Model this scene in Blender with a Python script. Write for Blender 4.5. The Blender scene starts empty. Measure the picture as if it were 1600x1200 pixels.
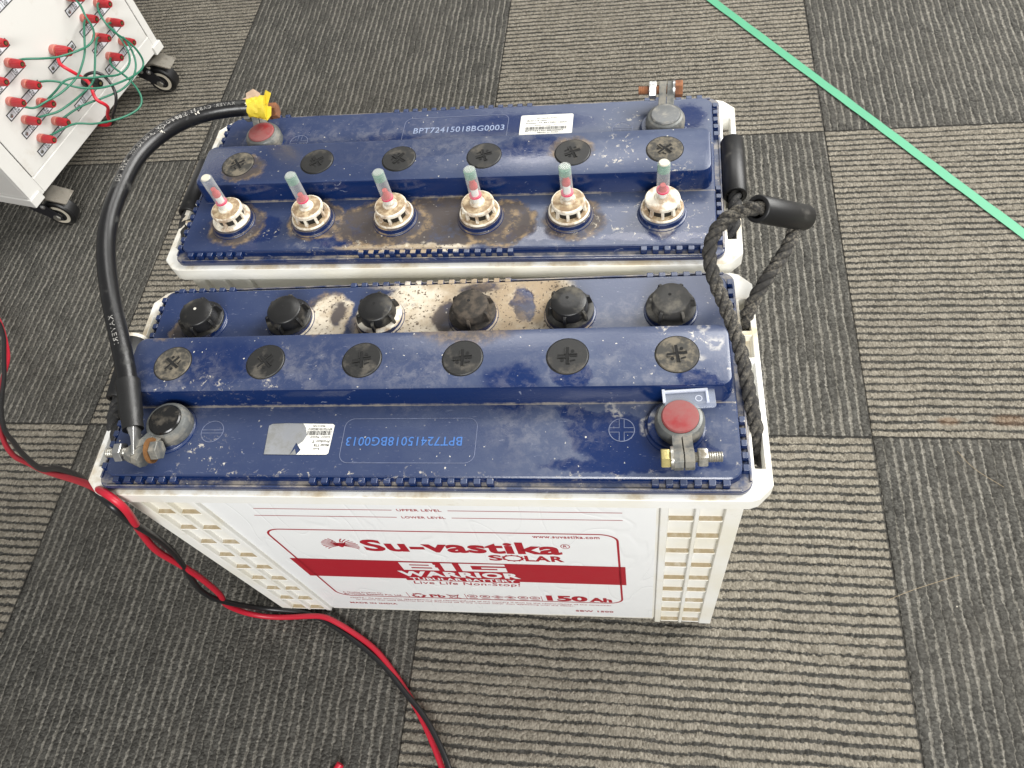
import bpy, bmesh, math, random
from mathutils import Vector, Matrix
random.seed(7)
S = bpy.context.scene
COL = S.collection
K = .001

# ------------------------------------------------------------------ camera
cd = bpy.data.cameras.new('camera'); cam = bpy.data.objects.new('camera', cd); COL.objects.link(cam)
cam.location = (0.7442, -0.4322, 0.8477)
cam.rotation_euler = (math.radians(30.929), math.radians(8.1358), math.radians(5.2567))
cd.sensor_width = 36; cd.lens = 1221.135 / 1600 * 36; cd.clip_start = .01; cd.clip_end = 50
S.camera = cam

# ------------------------------------------------------------------ light
W = bpy.data.worlds.new('World'); S.world = W; W.use_nodes = True
bg = W.node_tree.nodes['Background']; bg.inputs[0].default_value = (1, .995, .98, 1); bg.inputs[1].default_value = .28

def area(name, loc, target, sx, sy, power, color):
    l = bpy.data.lights.new(name, 'AREA'); l.shape = 'RECTANGLE'; l.size = sx; l.size_y = sy; l.energy = power; l.color = color
    o = bpy.data.objects.new(name, l); COL.objects.link(o); o.location = loc
    o.rotation_euler = (Vector(target) - Vector(loc)).to_track_quat('-Z', 'Y').to_euler()
    return o
area('window_light', (2.45, 1.0, 1.75), (.8, 0, .2), 1.9, 1.6, 112, (1, .985, .95))
area('overhead_area', (1.2, -2.3, 2.1), (.7, -.2, .3), 1.6, .8, 88, (1, .995, .98))  # added fill from behind the camera, brightens the front faces
area('overhead_area', (0.6, 1.9, 2.6), (.6, .2, .3), 1.2, .6, 20, (1, .98, .95))  # ceiling panel toward the back, mirrored in the lids
S.view_settings.view_transform = 'Standard'; S.view_settings.look = 'None'
S.view_settings.gamma = 1; S.view_settings.exposure = .22; S.view_settings.use_curve_mapping = False
S.render.engine = 'CYCLES'

# ------------------------------------------------------------------ node helpers
class NT:
    def __init__(s, name):
        s.m = bpy.data.materials.new(name); s.m.use_nodes = True; s.t = s.m.node_tree
        s.b = s.t.nodes['Principled BSDF']; s.l = s.t.links
    def n(s, kind, **kw):
        x = s.t.nodes.new(kind)
        for k, v in kw.items(): setattr(x, k, v)
        return x
    def set(s, sock, v):
        if isinstance(v, (int, float)): sock.default_value = v
        elif isinstance(v, (tuple, list)):
            sock.default_value = tuple(v) + ((1,) if len(v) == 3 and len(sock.default_value) == 4 else ())
        else: s.l.new(v, sock)
    def math(s, op, a, b=None, c=None, clamp=False):
        x = s.n('ShaderNodeMath', operation=op, use_clamp=clamp); s.set(x.inputs[0], a)
        if b is not None: s.set(x.inputs[1], b)
        if c is not None: s.set(x.inputs[2], c)
        return x.outputs[0]
    def vmath(s, op, a, b=None):
        x = s.n('ShaderNodeVectorMath', operation=op); s.set(x.inputs[0], a)
        if b is not None: s.set(x.inputs[1], b)
        return x.outputs['Value'] if op in ('LENGTH', 'DOT_PRODUCT') else x.outputs[0]
    def mix(s, f, a, b):
        x = s.n('ShaderNodeMix', data_type='RGBA'); s.set(x.inputs[0], f); s.set(x.inputs[6], a); s.set(x.inputs[7], b)
        return x.outputs[2]
    def mixf(s, f, a, b):
        x = s.n('ShaderNodeMix', data_type='FLOAT'); s.set(x.inputs[0], f); s.set(x.inputs[2], a); s.set(x.inputs[3], b)
        return x.outputs[0]
    def noise(s, vec, scale, detail=4, rough=.55, color=False, dist=0):
        x = s.n('ShaderNodeTexNoise'); s.l.new(vec, x.inputs['Vector']); x.inputs['Scale'].default_value = scale
        x.inputs['Detail'].default_value = detail; x.inputs['Roughness'].default_value = rough; x.inputs['Distortion'].default_value = dist
        return x.outputs['Color' if color else 'Fac']
    def step(s, v, lo, hi):
        x = s.n('ShaderNodeMapRange', interpolation_type='SMOOTHSTEP'); s.set(x.inputs[0], v); s.set(x.inputs[1], lo); s.set(x.inputs[2], hi)
        return x.outputs[0]
    def scale(s, vec, v): return s.vmath('MULTIPLY', vec, tuple(v))
    def obj(s): return s.n('ShaderNodeTexCoord').outputs['Object']
    def pos(s): return s.n('ShaderNodeNewGeometry').outputs['Position']
    def sep(s, v):
        x = s.n('ShaderNodeSeparateXYZ'); s.l.new(v, x.inputs[0]); return x.outputs
    def specks(s, vec, scale, size, density):
        v = s.n('ShaderNodeTexVoronoi'); s.l.new(vec, v.inputs['Vector']); v.inputs['Scale'].default_value = scale
        c = s.sep(v.outputs['Color'])
        near = s.math('LESS_THAN', v.outputs['Distance'], s.math('MULTIPLY', c[1], size))
        return s.math('MULTIPLY', near, s.math('LESS_THAN', c[0], density))
    def bump(s, h, strength=.3, dist=.001):
        x = s.n('ShaderNodeBump'); x.inputs['Strength'].default_value = strength; x.inputs['Distance'].default_value = dist
        s.set(x.inputs['Height'], h); s.l.new(x.outputs[0], s.b.inputs['Normal']); return x
    def blob(s, vec, cu, cv, ru, rv, soft=.15, ang=0):
        d = s.vmath('SUBTRACT', vec, (cu * K, cv * K, 0))
        if ang:
            r = s.n('ShaderNodeVectorRotate', rotation_type='Z_AXIS'); s.l.new(d, r.inputs[0]); r.inputs['Angle'].default_value = math.radians(ang); d = r.outputs[0]
        ln = s.vmath('LENGTH', s.vmath('MULTIPLY', d, (1000 / ru, 1000 / rv, 0)))
        return s.math('SUBTRACT', 1, s.step(ln, 1 - soft, 1 + soft))
    def maxall(s, L):
        r = L[0]
        for x in L[1:]: r = s.math('MAXIMUM', r, x)
        return r

def simple(name, col, rough=.45, metal=0, var=.15, scale=60, spec=.5, dirt=None, bump=.1):
    t = NT(name); o = t.obj(); n = t.noise(o, scale, 5)
    c = t.mix(t.math('MULTIPLY', n, 1), tuple(x * (1 - var) for x in col), tuple(min(1, x * (1 + var)) for x in col))
    if dirt:
        dc, amt, ds = dirt
        f = t.step(t.noise(o, ds, 7, .65), .62 - .35 * amt, .78 - .25 * amt)
        c = t.mix(t.math('MULTIPLY', f, .85), c, dc)
        t.set(t.b.inputs['Roughness'], t.mixf(f, rough, .85))
    else: t.set(t.b.inputs['Roughness'], t.mixf(n, rough * .85, min(1, rough * 1.15)))
    t.set(t.b.inputs['Base Color'], c); t.b.inputs['Metallic'].default_value = metal
    t.b.inputs['Specular IOR Level'].default_value = spec
    if bump: t.bump(t.noise(o, scale * 6, 4), bump, .0006)
    return t.m

NAVY = (.0045, .0165, .074)
def lid_material(name, tan, brown, clean, wash, white, dusty_side, rings=None):
    t = NT(name); o = t.obj()
    xyz = t.sep(o)
    warp = t.vmath('MULTIPLY', t.vmath('SUBTRACT', t.noise(o, 38, 4, .6, color=True), (.5, .5, .5)), (.034, .034, 0))
    p = t.vmath('ADD', o, warp)
    warp2 = t.vmath('MULTIPLY', t.vmath('SUBTRACT', t.noise(o, 75, 4, .6, color=True), (.5, .5, .5)), (.016, .016, 0))
    q = t.vmath('ADD', o, warp2)
    up = t.step(t.sep(t.n('ShaderNodeNewGeometry').outputs['Normal'])[2], .5, .95)
    # thin grey dust film, swept in streaks, missing where wiped or wetted
    big = t.noise(o, 9, 4, .6)
    streak = t.noise(t.scale(t.vmath('ADD', o, warp), (1, 2.2, 1)), 30, 6, .7)
    film = t.math('ADD', .42, t.math('MULTIPLY', t.step(t.math('ADD', t.math('MULTIPLY', big, .8), t.math('MULTIPLY', streak, .35)), .40, .78), .38))
    side = t.step(t.math('MULTIPLY', xyz[0], dusty_side), -.1, .2)
    film = t.math('MULTIPLY', film, t.mixf(side, .16, .36))
    if clean: film = t.math('MULTIPLY', film, t.math('SUBTRACT', 1, t.math('MULTIPLY', t.maxall([t.blob(q, *b) for b in clean]), .97)))
    film = t.math('MULTIPLY', film, up)
    c = t.mix(t.math('ADD', film, 0, clamp=True), NAVY, (.25, .28, .315))
    # pale cloudy smears
    if wash:
        w = t.maxall([t.blob(p, *b) for b in wash])
        w = t.math('MULTIPLY', w, t.step(t.noise(t.vmath('ADD', o, warp2), 90, 6, .75), .42, .68))
        c = t.mix(t.math('MULTIPLY', t.math('MULTIPLY', w, .16), up), c, (.46, .44, .42))
    f_b = 0
    if brown:
        f_b = t.math('MULTIPLY', t.maxall([t.blob(q, *b) for b in brown]), t.step(t.noise(o, 60, 7, .7), .22, .52))
        f_b = t.math('MULTIPLY', t.math('MULTIPLY', f_b, .8), up)
        c = t.mix(f_b, c, (.070, .052, .034))
        edge = t.maxall([t.math('MULTIPLY', t.blob(q, *b), t.math('SUBTRACT', 1, t.blob(q, b[0], b[1], b[2] * .88, b[3] * .86, *b[4:]))) for b in brown])
        edge = t.math('MULTIPLY', t.math('MULTIPLY', edge, t.step(t.noise(o, 110, 5, .7), .42, .62)), up)
        c = t.mix(t.math('MULTIPLY', edge, .75), c, (.33, .23, .12))
    f_t = 0
    if tan:
        f_t = t.maxall([t.blob(q, *b) for b in tan[0]])
        if tan[1]: f_t = t.math('MULTIPLY', f_t, t.math('SUBTRACT', 1, t.maxall([t.blob(q, *b) for b in tan[1]])))
        f_t = t.math('MULTIPLY', t.math('MULTIPLY', f_t, up), t.math('LESS_THAN', xyz[2], .366))
        f_t = t.math('MULTIPLY', f_t, t.mixf(t.step(t.noise(o, 120, 6, .7), .30, .46), .7, 1))
        tc = t.mix(t.step(t.noise(o, 32, 5), .38, .66), (.30, .23, .15), (.56, .50, .40))
        tc = t.mix(t.specks(t.vmath('ADD', o, t.vmath('MULTIPLY', t.noise(o, 300, 2, .5, color=True), (.005, .005, 0))), 520, .55, .5), tc, (.11, .085, .06))
        tc = t.mix(t.step(t.noise(o, 260, 4, .7), .5, .75), tc, (.30, .24, .16))
        c = t.mix(f_t, c, tc)
    # ring dust around the base of everything that stands on the lid, ground into the corners
    ao = t.n('ShaderNodeTexNoise'); ao.inputs['Scale'].default_value = 14
    sp = t.math('MULTIPLY', t.specks(t.vmath('ADD', o, t.vmath('MULTIPLY', t.noise(o, 700, 2, .5, color=True), (.0022, .0022, 0))), 420, .30, .10), up)
    near = t.step(t.noise(o, 22, 3), .42, .62)
    c = t.mix(t.math('MULTIPLY', t.math('MULTIPLY', sp, near), .8), c, (.62, .58, .5))
    if white:
        wm = t.maxall([t.blob(p, *b) for b in white])
        wm = t.math('MULTIPLY', wm, t.step(t.noise(t.vmath('ADD', o, warp2), 190, 6, .75), .565, .66))
        c = t.mix(t.math('MULTIPLY', wm, t.mixf(up, .25, .7)), c, (.66, .60, .48))
    # dirt packed in the groove and along the foot of the ridge
    gr = t.math('MULTIPLY', t.math('SUBTRACT', 1, t.step(xyz[2], .3575, .3600)), t.step(xyz[2], .3535, .3548))
    gr = t.math('MULTIPLY', t.math('MULTIPLY', gr, up), t.step(t.noise(o, 45, 6, .7), .40, .62))
    ay = t.math('ABSOLUTE', t.math('SUBTRACT', t.math('ABSOLUTE', xyz[1]), .0273))
    ft = t.math('SUBTRACT', 1, t.step(t.math('ADD', ay, t.math('MULTIPLY', t.noise(o, 120, 4, .7), .0016)), .0009, .0017))
    ft = t.math('MULTIPLY', t.math('MULTIPLY', ft, t.math('LESS_THAN', xyz[2], .3635)), t.step(t.noise(o, 18, 3), .35, .55))
    c = t.mix(t.math('MULTIPLY', t.math('MAXIMUM', gr, ft), .6), c, (.40, .35, .27))
    if rings:
        rm = t.maxall([t.math('MULTIPLY', t.blob(q, a_[0], a_[1], a_[2] * 1.15, a_[3] * 1.15, .3), t.math('SUBTRACT', 1, t.blob(q, a_[0], a_[1], a_[2] * .6, a_[3] * .6, .3))) for a_ in rings])
        rm = t.math('MULTIPLY', t.math('MULTIPLY', rm, up), t.step(t.noise(o, 240, 3, .6), .3, .55))
        c = t.mix(t.math('MULTIPLY', rm, .55), c, (.42, .40, .36))
    # fine scratches
    sc = t.noise(t.scale(o, (1, 7, 1)), 160, 2, .5, dist=1.5)
    c = t.mix(t.math('MULTIPLY', t.step(sc, .70, .74), .35), c, (.4, .42, .5))
    t.set(t.b.inputs['Base Color'], c)
    r = t.mixf(t.math('MULTIPLY', film, 3, clamp=True), .16, .42)
    if tan: r = t.mixf(f_t, r, .95)
    if brown: r = t.mixf(f_b, r, .8)
    t.set(t.b.inputs['Roughness'], r)
    h = t.noise(o, 500, 4)
    if tan: h = t.math('ADD', t.math('MULTIPLY', h, .3), t.math('MULTIPLY', f_t, t.math('ADD', .8, t.noise(o, 300, 4))))
    t.bump(h, .35, .0007)
    return t.m

M = {}
# blobs: (u, v, radius u, radius v, softness, angle) in mm on the lid, v measured from the lid's middle
M['lid_front'] = lid_material('lid_front',
    tan=([(-4, 55, 36, 36, .12), (40, 58, 46, 36, .1), (88, 58, 34, 33, .12), (112, 44, 16, 24, .15), (62, 38, 60, 14, .2), (0, 36, 40, 12, .2), (20, 84, 62, 6, .3), (-80, 55, 18, 22, .1), (-88, 36, 16, 12, .2), (-34, 46, 24, 20, .2), (-184, 30, 20, 4, .3)],
         [(17, 51, 13, 14, .15, 20), (76, 62, 9, 17, .12, -10), (42, 78, 15, 5, .3), (-74, 58, 7, 12, .3)]),
    brown=[(-205, 40, 12, 18, .2), (38, 50, 44, 36, .3), (-84, 52, 20, 26, .2)],
    clean=[(148, -55, 36, 20, .12, 15), (125, -38, 20, 7, .2, 20), (118, -16, 15, 11, .12), (206, -22, 17, 9, .12, 15), (75, -20, 20, 14, .3), (200, -62, 22, 10, .2, 35), (160, -75, 60, 6, .2), (-150, 3, 40, 20, .5), (30, 70, 70, 12, .3)],
    wash=[(100, -40, 40, 40, .6), (150, 52, 40, 12, .5), (170, -14, 60, 20, .5), (-70, -8, 60, 20, .6), (10, -12, 40, 20, .6), (205, -60, 26, 26, .5), (-180, -12, 40, 22, .6)],
    white=[(-150, -70, 22, 18, .5, 20), (-165, -18, 40, 7, .4, 10), (-105, -8, 10, 22, .4, 10), (-205, -22, 24, 5, .4), (150, -32, 40, 3.5, .4, 4), (206, 12, 12, 5, .5), (190, 22, 20, 8, .4), (0, -84, 180, 3, .5), (225, -30, 3, 60, .5)],
    dusty_side=1, rings=[(211.2, 21.8, 4, 4), (216.6, 8.7, 5.5, 5.5), (206.6, -1.1, 3.5, 3.5), (144.3, -29.7, 4, 4), (147.9, -35.4, 3, 3), (171.1, -45.1, 5, 5), (150.1, 87.0, 2, 2), (187.4, 57.9, 2.5, 2.5)])
M['lid_rear'] = lid_material('lid_rear',
    tan=([(62, 84, 22, 4.5, .3), (10, 84, 42, 5, .25), (-120, 46, 9, 4, .3), (-200, -14, 7, 12, .2, 20), (-190, 52, 10, 20, .4)], []),
    brown=[(-8, 56, 62, 30, .08), (-55, 58, 30, 27, .08), (50, 56, 44, 26, .1), (110, 52, 26, 22, .1), (184, 55, 26, 24, .12), (-116, 56, 24, 22, .2), (184, 5, 19, 16, .2), (-112, -4, 18, 15, .2)],
    clean=[(80, 74, 40, 10, .1, 10), (-75, 70, 40, 8, .1), (156, 60, 14, 16, .1), (60, -40, 40, 14, .3), (-60, -60, 60, 14, .4), (-78, -5, 28, 16, .3), (208, 2, 14, 12, .15), (-188, 76, 50, 5, .3), (-210, -60, 14, 18, .3)],
    wash=[(-70, 84, 60, 8, .4), (70, -50, 80, 24, .6), (-30, -10, 100, 20, .7), (160, -52, 60, 22, .6), (110, 72, 26, 12, .3)],
    white=[(-170, 56, 40, 22, .3), (-202, 50, 18, 30, .4), (-150, 0, 12, 26, .4, 20), (150, 66, 30, 6, .3), (-120, 68, 26, 14, .4), (-150, -60, 20, 12, .5), (60, 84, 60, 6, .4), (-215, 66, 10, 20, .4)],
    dusty_side=-1)

# white case plastic, yellowed, brown dust lying on whatever faces up
t = NT('case_plastic'); o = t.obj(); g = t.n('ShaderNodeNewGeometry')
up = t.step(t.sep(g.outputs['Normal'])[2], .6, .95)
base = t.mix(t.step(t.noise(o, 14, 5), .35, .7), (.79, .785, .75), (.74, .71, .61))
d1 = t.math('MULTIPLY', up, t.step(t.noise(o, 28, 7, .7), .40, .66))
base = t.mix(t.math('MULTIPLY', d1, .8), base, (.44, .34, .20))
low = t.math('SUBTRACT', 1, t.step(t.sep(o)[2], .318, .330))
base = t.mix(t.math('MULTIPLY', t.math('MULTIPLY', up, low), t.mixf(t.step(t.noise(o, 200, 5, .7), .3, .6), .72, .96)), base, (.29, .225, .13))
base = t.mix(t.math('MULTIPLY', t.step(t.noise(o, 70, 8, .7), .62, .75), .35), base, (.45, .38, .26))
t.set(t.b.inputs['Base Color'], base); t.b.inputs['Roughness'].default_value = .5
t.bump(t.noise(o, 300, 4), .12, .0006); M['case'] = t.m

# label film: faint creases
t = NT('label_film'); o = t.obj()
t.set(t.b.inputs['Base Color'], t.mix(t.noise(o, 12, 4), (.80, .81, .81), (.84, .85, .85)))
t.b.inputs['Roughness'].default_value = .32
cr = t.noise(t.scale(o, (1, 1, .25)), 26, 2, .4, dist=.6)
t.bump(t.math('ADD', t.math('MULTIPLY', t.step(t.math('ABSOLUTE', t.math('SUBTRACT', cr, .5)), 0, .02), .5), t.math('MULTIPLY', t.noise(o, 18, 2), 1.4)), .30, .0015)
M['label'] = t.m
M['print_red'] = simple('print_red', (.36, .008, .02), .5, var=.05, bump=.0)
M['print_white'] = simple('print_white', (.78, .78, .78), .4, var=.03, bump=.0)
M['black_plastic'] = simple('black_plastic', (.008, .008, .008), .40, dirt=((.10, .09, .07), .28, 55))
M['black_dusty'] = simple('black_dusty', (.030, .029, .027), .6, dirt=((.13, .12, .10), .42, 60))
M['black_caked'] = simple('black_caked', (.016, .013, .010), .8, dirt=((.075, .058, .042), .55, 90))
M['plug'] = simple('plug_plastic', (.012, .012, .0115), .5, dirt=((.09, .08, .065), .3, 50))
M['plug_dirty'] = simple('plug_dirty', (.035, .033, .028), .7, dirt=((.17, .145, .105), .55, 120))
M['black_hole'] = simple('black_hole', (.004, .004, .004), .9, bump=0)
M['rubber'] = simple('rubber', (.007, .007, .0075), .45, dirt=((.07, .065, .055), .12, 40))
M['cable_black'] = simple('cable_black', (.006, .006, .0065), .33, dirt=((.06, .06, .055), .10, 45), bump=.2)
M['sleeve'] = simple('heat_shrink', (.010, .010, .010), .42, bump=.3)
M['cable_print'] = simple('cable_print', (.30, .29, .27), .6, var=.2, scale=300, bump=0)
M['lead'] = simple('lead_grey', (.12, .125, .12), .45, .35, var=.3, dirt=((.26, .24, .2), .5, 80), bump=.4)
M['lead_shiny'] = simple('bright_lead', (.5, .5, .49), .3, .9, var=.3, scale=90, bump=.4)
M['red_cap'] = simple('red_cap', (.22, .016, .018), .5, dirt=((.22, .085, .08), .8, 45))
M['black_cap'] = simple('black_cap', (.008, .008, .008), .22, dirt=((.07, .06, .045), .3, 70))
M['grey_cap'] = simple('grey_cap', (.11, .115, .115), .4, dirt=((.3, .28, .24), .45, 90))
M['steel'] = simple('galvanised_steel', (.42, .41, .37), .38, .85, var=.3, dirt=((.25, .22, .17), .5, 200), bump=.4)
M['brass'] = simple('yellow_passivated', (.55, .47, .2), .4, .7, var=.25, scale=120, bump=.3)
M['rust'] = simple('rust', (.26, .105, .045), .9, .1, var=.5, scale=140, dirt=((.14, .06, .035), .6, 160), bump=.9)
M['orange_rust'] = simple('orange_rust', (.16, .07, .018), .9, 0, var=.4, scale=160, bump=.9)
M['ind_plastic'] = simple('indicator_plastic', (.72, .67, .56), .55, dirt=((.28, .18, .10), .55, 90))
M['ind_dirty'] = simple('indicator_dirty', (.52, .42, .27), .8, dirt=((.21, .135, .075), .78, 150), bump=.6)
M['dark_window'] = simple('dark_window', (.01, .01, .009), .5, bump=0)
M['navy'] = simple('navy_plastic', NAVY, .25, var=.1, dirt=((.2, .18, .15), .2, 60))
M['magenta'] = simple('magenta_ring', (.6, .02, .09), .4, bump=0)
M['float_red'] = simple('float_red', (.45, .05, .05), .4, bump=0)
M['float_white'] = simple('float_white', (.75, .74, .72), .4, bump=0)
M['ink_blue'] = simple('ink_blue', (.05, .14, .38), .5, var=.35, scale=500, bump=0)
M['ink_pale'] = simple('ink_pale', (.24, .29, .42), .5, var=.35, scale=500, bump=0)
M['scribe'] = simple('worn_moulding', (.13, .15, .23), .5, var=.6, scale=200, bump=0)
M['sticker'] = simple('paper_sticker', (.66, .65, .60), .5, var=.06, bump=.05)
M['sticker_foil'] = simple('peeled_foil', (.30, .31, .33), .45, .3, var=.3, scale=30, dirt=((.2, .2, .19), .6, 60))
M['ink_black'] = simple('ink_black', (.03, .03, .03), .6, bump=0)
M['tape_yellow'] = simple('yellow_tape', (.66, .50, .035), .5, var=.15, scale=200, bump=.9)
M['tape_brown'] = simple('dirty_tape', (.5, .36, .26), .7, var=.3, scale=200, bump=.5)
M['pvc'] = simple('pvc_pipe', (.66, .62, .54), .45, dirt=((.4, .34, .26), .35, 60))
M['cart_white'] = simple('cart_enamel', (.60, .59, .56), .3, var=.05, scale=8, dirt=((.5, .47, .42), .22, 20), bump=.05)
M['dark_gap'] = simple('dark_gap', (.03, .03, .028), .7, bump=0)
M['post_red'] = simple('post_red', (.38, .018, .024), .33, var=.15, scale=30)
M['post_pale'] = simple('post_base', (.48, .15, .12), .4, var=.1)
M['gold'] = simple('gold_pin', (.75, .55, .25), .3, 1)
M['strip_grey'] = simple('rating_strip', (.60, .61, .64), .35, var=.1)
M['wire_green'] = simple('green_wire', (.02, .15, .09), .4, var=.12, bump=0)
M['wire_red'] = simple('red_wire', (.46, .012, .03), .42, var=.08, scale=30, bump=.05)
M['wire_red_small'] = simple('red_lead', (.55, .015, .03), .4, bump=0)
M['wire_black'] = simple('black_wire', (.012, .012, .013), .35, var=.2, bump=.05)
M['caster_metal'] = simple('caster_metal', (.30, .28, .24), .45, .7, var=.25, dirt=((.2, .18, .15), .4, 60))
M['caster_dark'] = simple('caster_dark', (.02, .02, .024), .4, .3)
M['wheel_rim'] = simple('wheel_rim', (.58, .53, .43), .4)
M['tape_green'] = simple('green_tape', (.075, .30, .17), .6, var=.06, scale=25, bump=.25)
M['hair'] = simple('straw', (.30, .23, .14), .6, bump=0)
M['fluff'] = simple('fluff', (.55, .52, .45), .9, bump=0)

# rope: fibrous black yarn, greyed
t = NT('rope_yarn'); o = t.obj()
n = t.noise(t.scale(o, (1, 1, 1)), 420, 6, .75); n2 = t.noise(o, 40, 4)
t.set(t.b.inputs['Base Color'], t.mix(t.math('MULTIPLY', t.step(n, .42, .66), t.step(n2, .3, .6)), (.022, .021, .02), (.19, .17, .135)))
t.b.inputs['Roughness'].default_value = .9; t.bump(n, .5, .0006); M['rope'] = t.m
t = NT('rope_dark'); o = t.obj(); n = t.noise(o, 420, 6, .75)
t.set(t.b.inputs['Base Color'], t.mix(t.step(n, .5, .75), (.016, .016, .016), (.11, .1, .09)))
t.b.inputs['Roughness'].default_value = .85; t.bump(n, .5, .0006); M['rope_dark'] = t.m

# clear plastics
def clear(name, col, fac, rough=.12):
    t = NT(name); t.t.nodes.remove(t.b)
    tr = t.n('ShaderNodeBsdfTransparent'); tr.inputs[0].default_value = (*col, 1)
    df = t.n('ShaderNodeBsdfPrincipled'); df.inputs['Base Color'].default_value = (*(min(1, x * .9) for x in col), 1); df.inputs['Roughness'].default_value = rough
    fr = t.n('ShaderNodeLayerWeight'); fr.inputs[0].default_value = .35
    mx = t.n('ShaderNodeMixShader')
    f = t.math('ADD', t.math('MULTIPLY', fr.outputs['Facing'], .42), fac, clamp=True)
    t.l.new(f, mx.inputs[0]); t.l.new(tr.outputs[0], mx.inputs[1]); t.l.new(df.outputs[0], mx.inputs[2])
    t.l.new(mx.outputs[0], t.t.nodes['Material Output'].inputs[0]); return t.m
M['clear'] = clear('clear_tube', (.90, .91, .89), .07)
M['clear_green'] = clear('green_tint', (.42, .66, .55), .2)
M['clear_dirty'] = clear('dusty_clear', (.70, .66, .55), .72, .5)
M['clear_lid'] = clear('clear_clip', (.75, .8, .9), .16)
M['clear_edge'] = clear('clear_clip_edge', (.85, .88, .95), .42)

# ------------------------------------------------------------------ mesh helpers
class MB:
    def __init__(s): s.v = []; s.f = []; s.mi = []
    def add(s, vs, fs, m=0):
        b = len(s.v); s.v += [tuple(x) for x in vs]; s.f += [tuple(b + i for i in f) for f in fs]; s.mi += [m] * len(fs); return s
    def box(s, x0, x1, y0, y1, z0, z1, m=0):
        v = [(x, y, z) for z in (z0, z1) for y in (y0, y1) for x in (x0, x1)]
        return s.add([(a * K, b * K, c * K) for a, b, c in v], [(0, 2, 3, 1), (4, 5, 7, 6), (0, 1, 5, 4), (2, 6, 7, 3), (0, 4, 6, 2), (1, 3, 7, 5)], m)
    def loft(s, rings, m=0, caps=(True, True), mat=None):
        n = len(rings[0]); vs = [p for r in rings for p in r]; fs = []
        for k in range(len(rings) - 1):
            for i in range(n):
                j = (i + 1) % n; fs.append((k * n + i, k * n + j, (k + 1) * n + j, (k + 1) * n + i))
        if caps[0]: fs.append(tuple(reversed(range(n))))
        if caps[1]: fs.append(tuple((len(rings) - 1) * n + i for i in range(n)))
        if mat is not None: vs = [mat @ Vector(p) for p in vs]
        return s.add(vs, fs, m)
    def rrect(s, x0, x1, y0, y1, r, levels, m=0, seg=6):
        """rounded rectangle lofted through levels [(z, inset)]"""
        rings = []
        for z, ins in levels:
            rr = max(.3, r - ins); pts = []
            for cx, cy, a0 in ((x1 - ins - rr, y0 + ins + rr, -90), (x1 - ins - rr, y1 - ins - rr, 0), (x0 + ins + rr, y1 - ins - rr, 90), (x0 + ins + rr, y0 + ins + rr, 180)):
                for i in range(seg + 1):
                    a = math.radians(a0 + 90 * i / seg); pts.append(((cx + rr * math.cos(a)) * K, (cy + rr * math.sin(a)) * K, z * K))
            rings.append(pts)
        return s.loft(rings, m)
    def lathe(s, cx, cy, prof, n=40, m=0, mat=None, closed=True):
        rings = [[((cx + r * math.cos(2 * math.pi * i / n)) * K, (cy + r * math.sin(2 * math.pi * i / n)) * K, z * K) for i in range(n)] for r, z in prof]
        return s.loft(rings, m, (closed, closed), mat)
    def hexa(s, cx, cy, r, z0, z1, m=0, mat=None):
        return s.lathe(cx, cy, [(r * .93, z0), (r, z0 + .6), (r, z1 - .6), (r * .93, z1)], 6, m, mat)
    def tube(s, pts, r, n=12, m=0, caps=True):
        pts = [Vector(p) for p in pts]; rs = r if isinstance(r, list) else [r] * len(pts)
        T = [(pts[min(i + 1, len(pts) - 1)] - pts[max(i - 1, 0)]).normalized() for i in range(len(pts))]
        u = T[0].orthogonal().normalized(); rings = []
        for i, p in enumerate(pts):
            u = (u - T[i] * u.dot(T[i])).normalized(); w = T[i].cross(u)
            rings.append([p + (u * math.cos(2 * math.pi * k / n) + w * math.sin(2 * math.pi * k / n)) * rs[i] for k in range(n)])
        return s.loft(rings, m, (caps, caps))
    def build(s, name, mats, parent=None, bevel=0, smooth=35, loc=(0, 0, 0), rotz=0, bseg=2):
        me = bpy.data.meshes.new(name); me.from_pydata(s.v, [], s.f)
        for x in (mats if isinstance(mats, (list, tuple)) else [mats]): me.materials.append(M[x] if isinstance(x, str) else x)
        me.polygons.foreach_set('material_index', s.mi)
        bm = bmesh.new(); bm.from_mesh(me); bmesh.ops.recalc_face_normals(bm, faces=bm.faces); bm.to_mesh(me); bm.free()
        if smooth:
            me.polygons.foreach_set('use_smooth', [True] * len(me.polygons)); me.set_sharp_from_angle(angle=math.radians(smooth))
        o = bpy.data.objects.new(name, me); COL.objects.link(o); o.location = loc; o.rotation_euler = (0, 0, rotz)
        if parent: o.parent = parent
        if bevel:
            b = o.modifiers.new('bevel', 'BEVEL'); b.width = bevel * K; b.segments = bseg; b.limit_method = 'ANGLE'; b.angle_limit = math.radians(40); b.harden_normals = True
        return o

def spline(P, n=8):
    P = [Vector(p) for p in P]; out = []
    Q = [P[0] * 2 - P[1]] + P + [P[-1] * 2 - P[-2]]
    for i in range(1, len(Q) - 2):
        a, b, c, d = Q[i - 1:i + 3]
        for k in range(n):
            t = k / n; out.append(.5 * ((2 * b) + (c - a) * t + (2 * a - 5 * b + 4 * c - d) * t * t + (3 * b - a - 3 * c + d) * t ** 3))
    return out + [P[-1]]
def resample(P, step):
    out = [P[0]]; acc = 0
    for a, b in zip(P, P[1:]):
        L = (b - a).length; 
        if L == 0: continue
        t = step - acc
        while t <= L: out.append(a + (b - a) * (t / L)); t += step
        acc = L - (t - step)
    return out
def smooth_pts(P, it=3):
    P = list(P)
    for _ in range(it): P = [P[0]] + [(P[i - 1] + P[i] * 2 + P[i + 1]) / 4 for i in range(1, len(P) - 1)] + [P[-1]]
    return P
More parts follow.
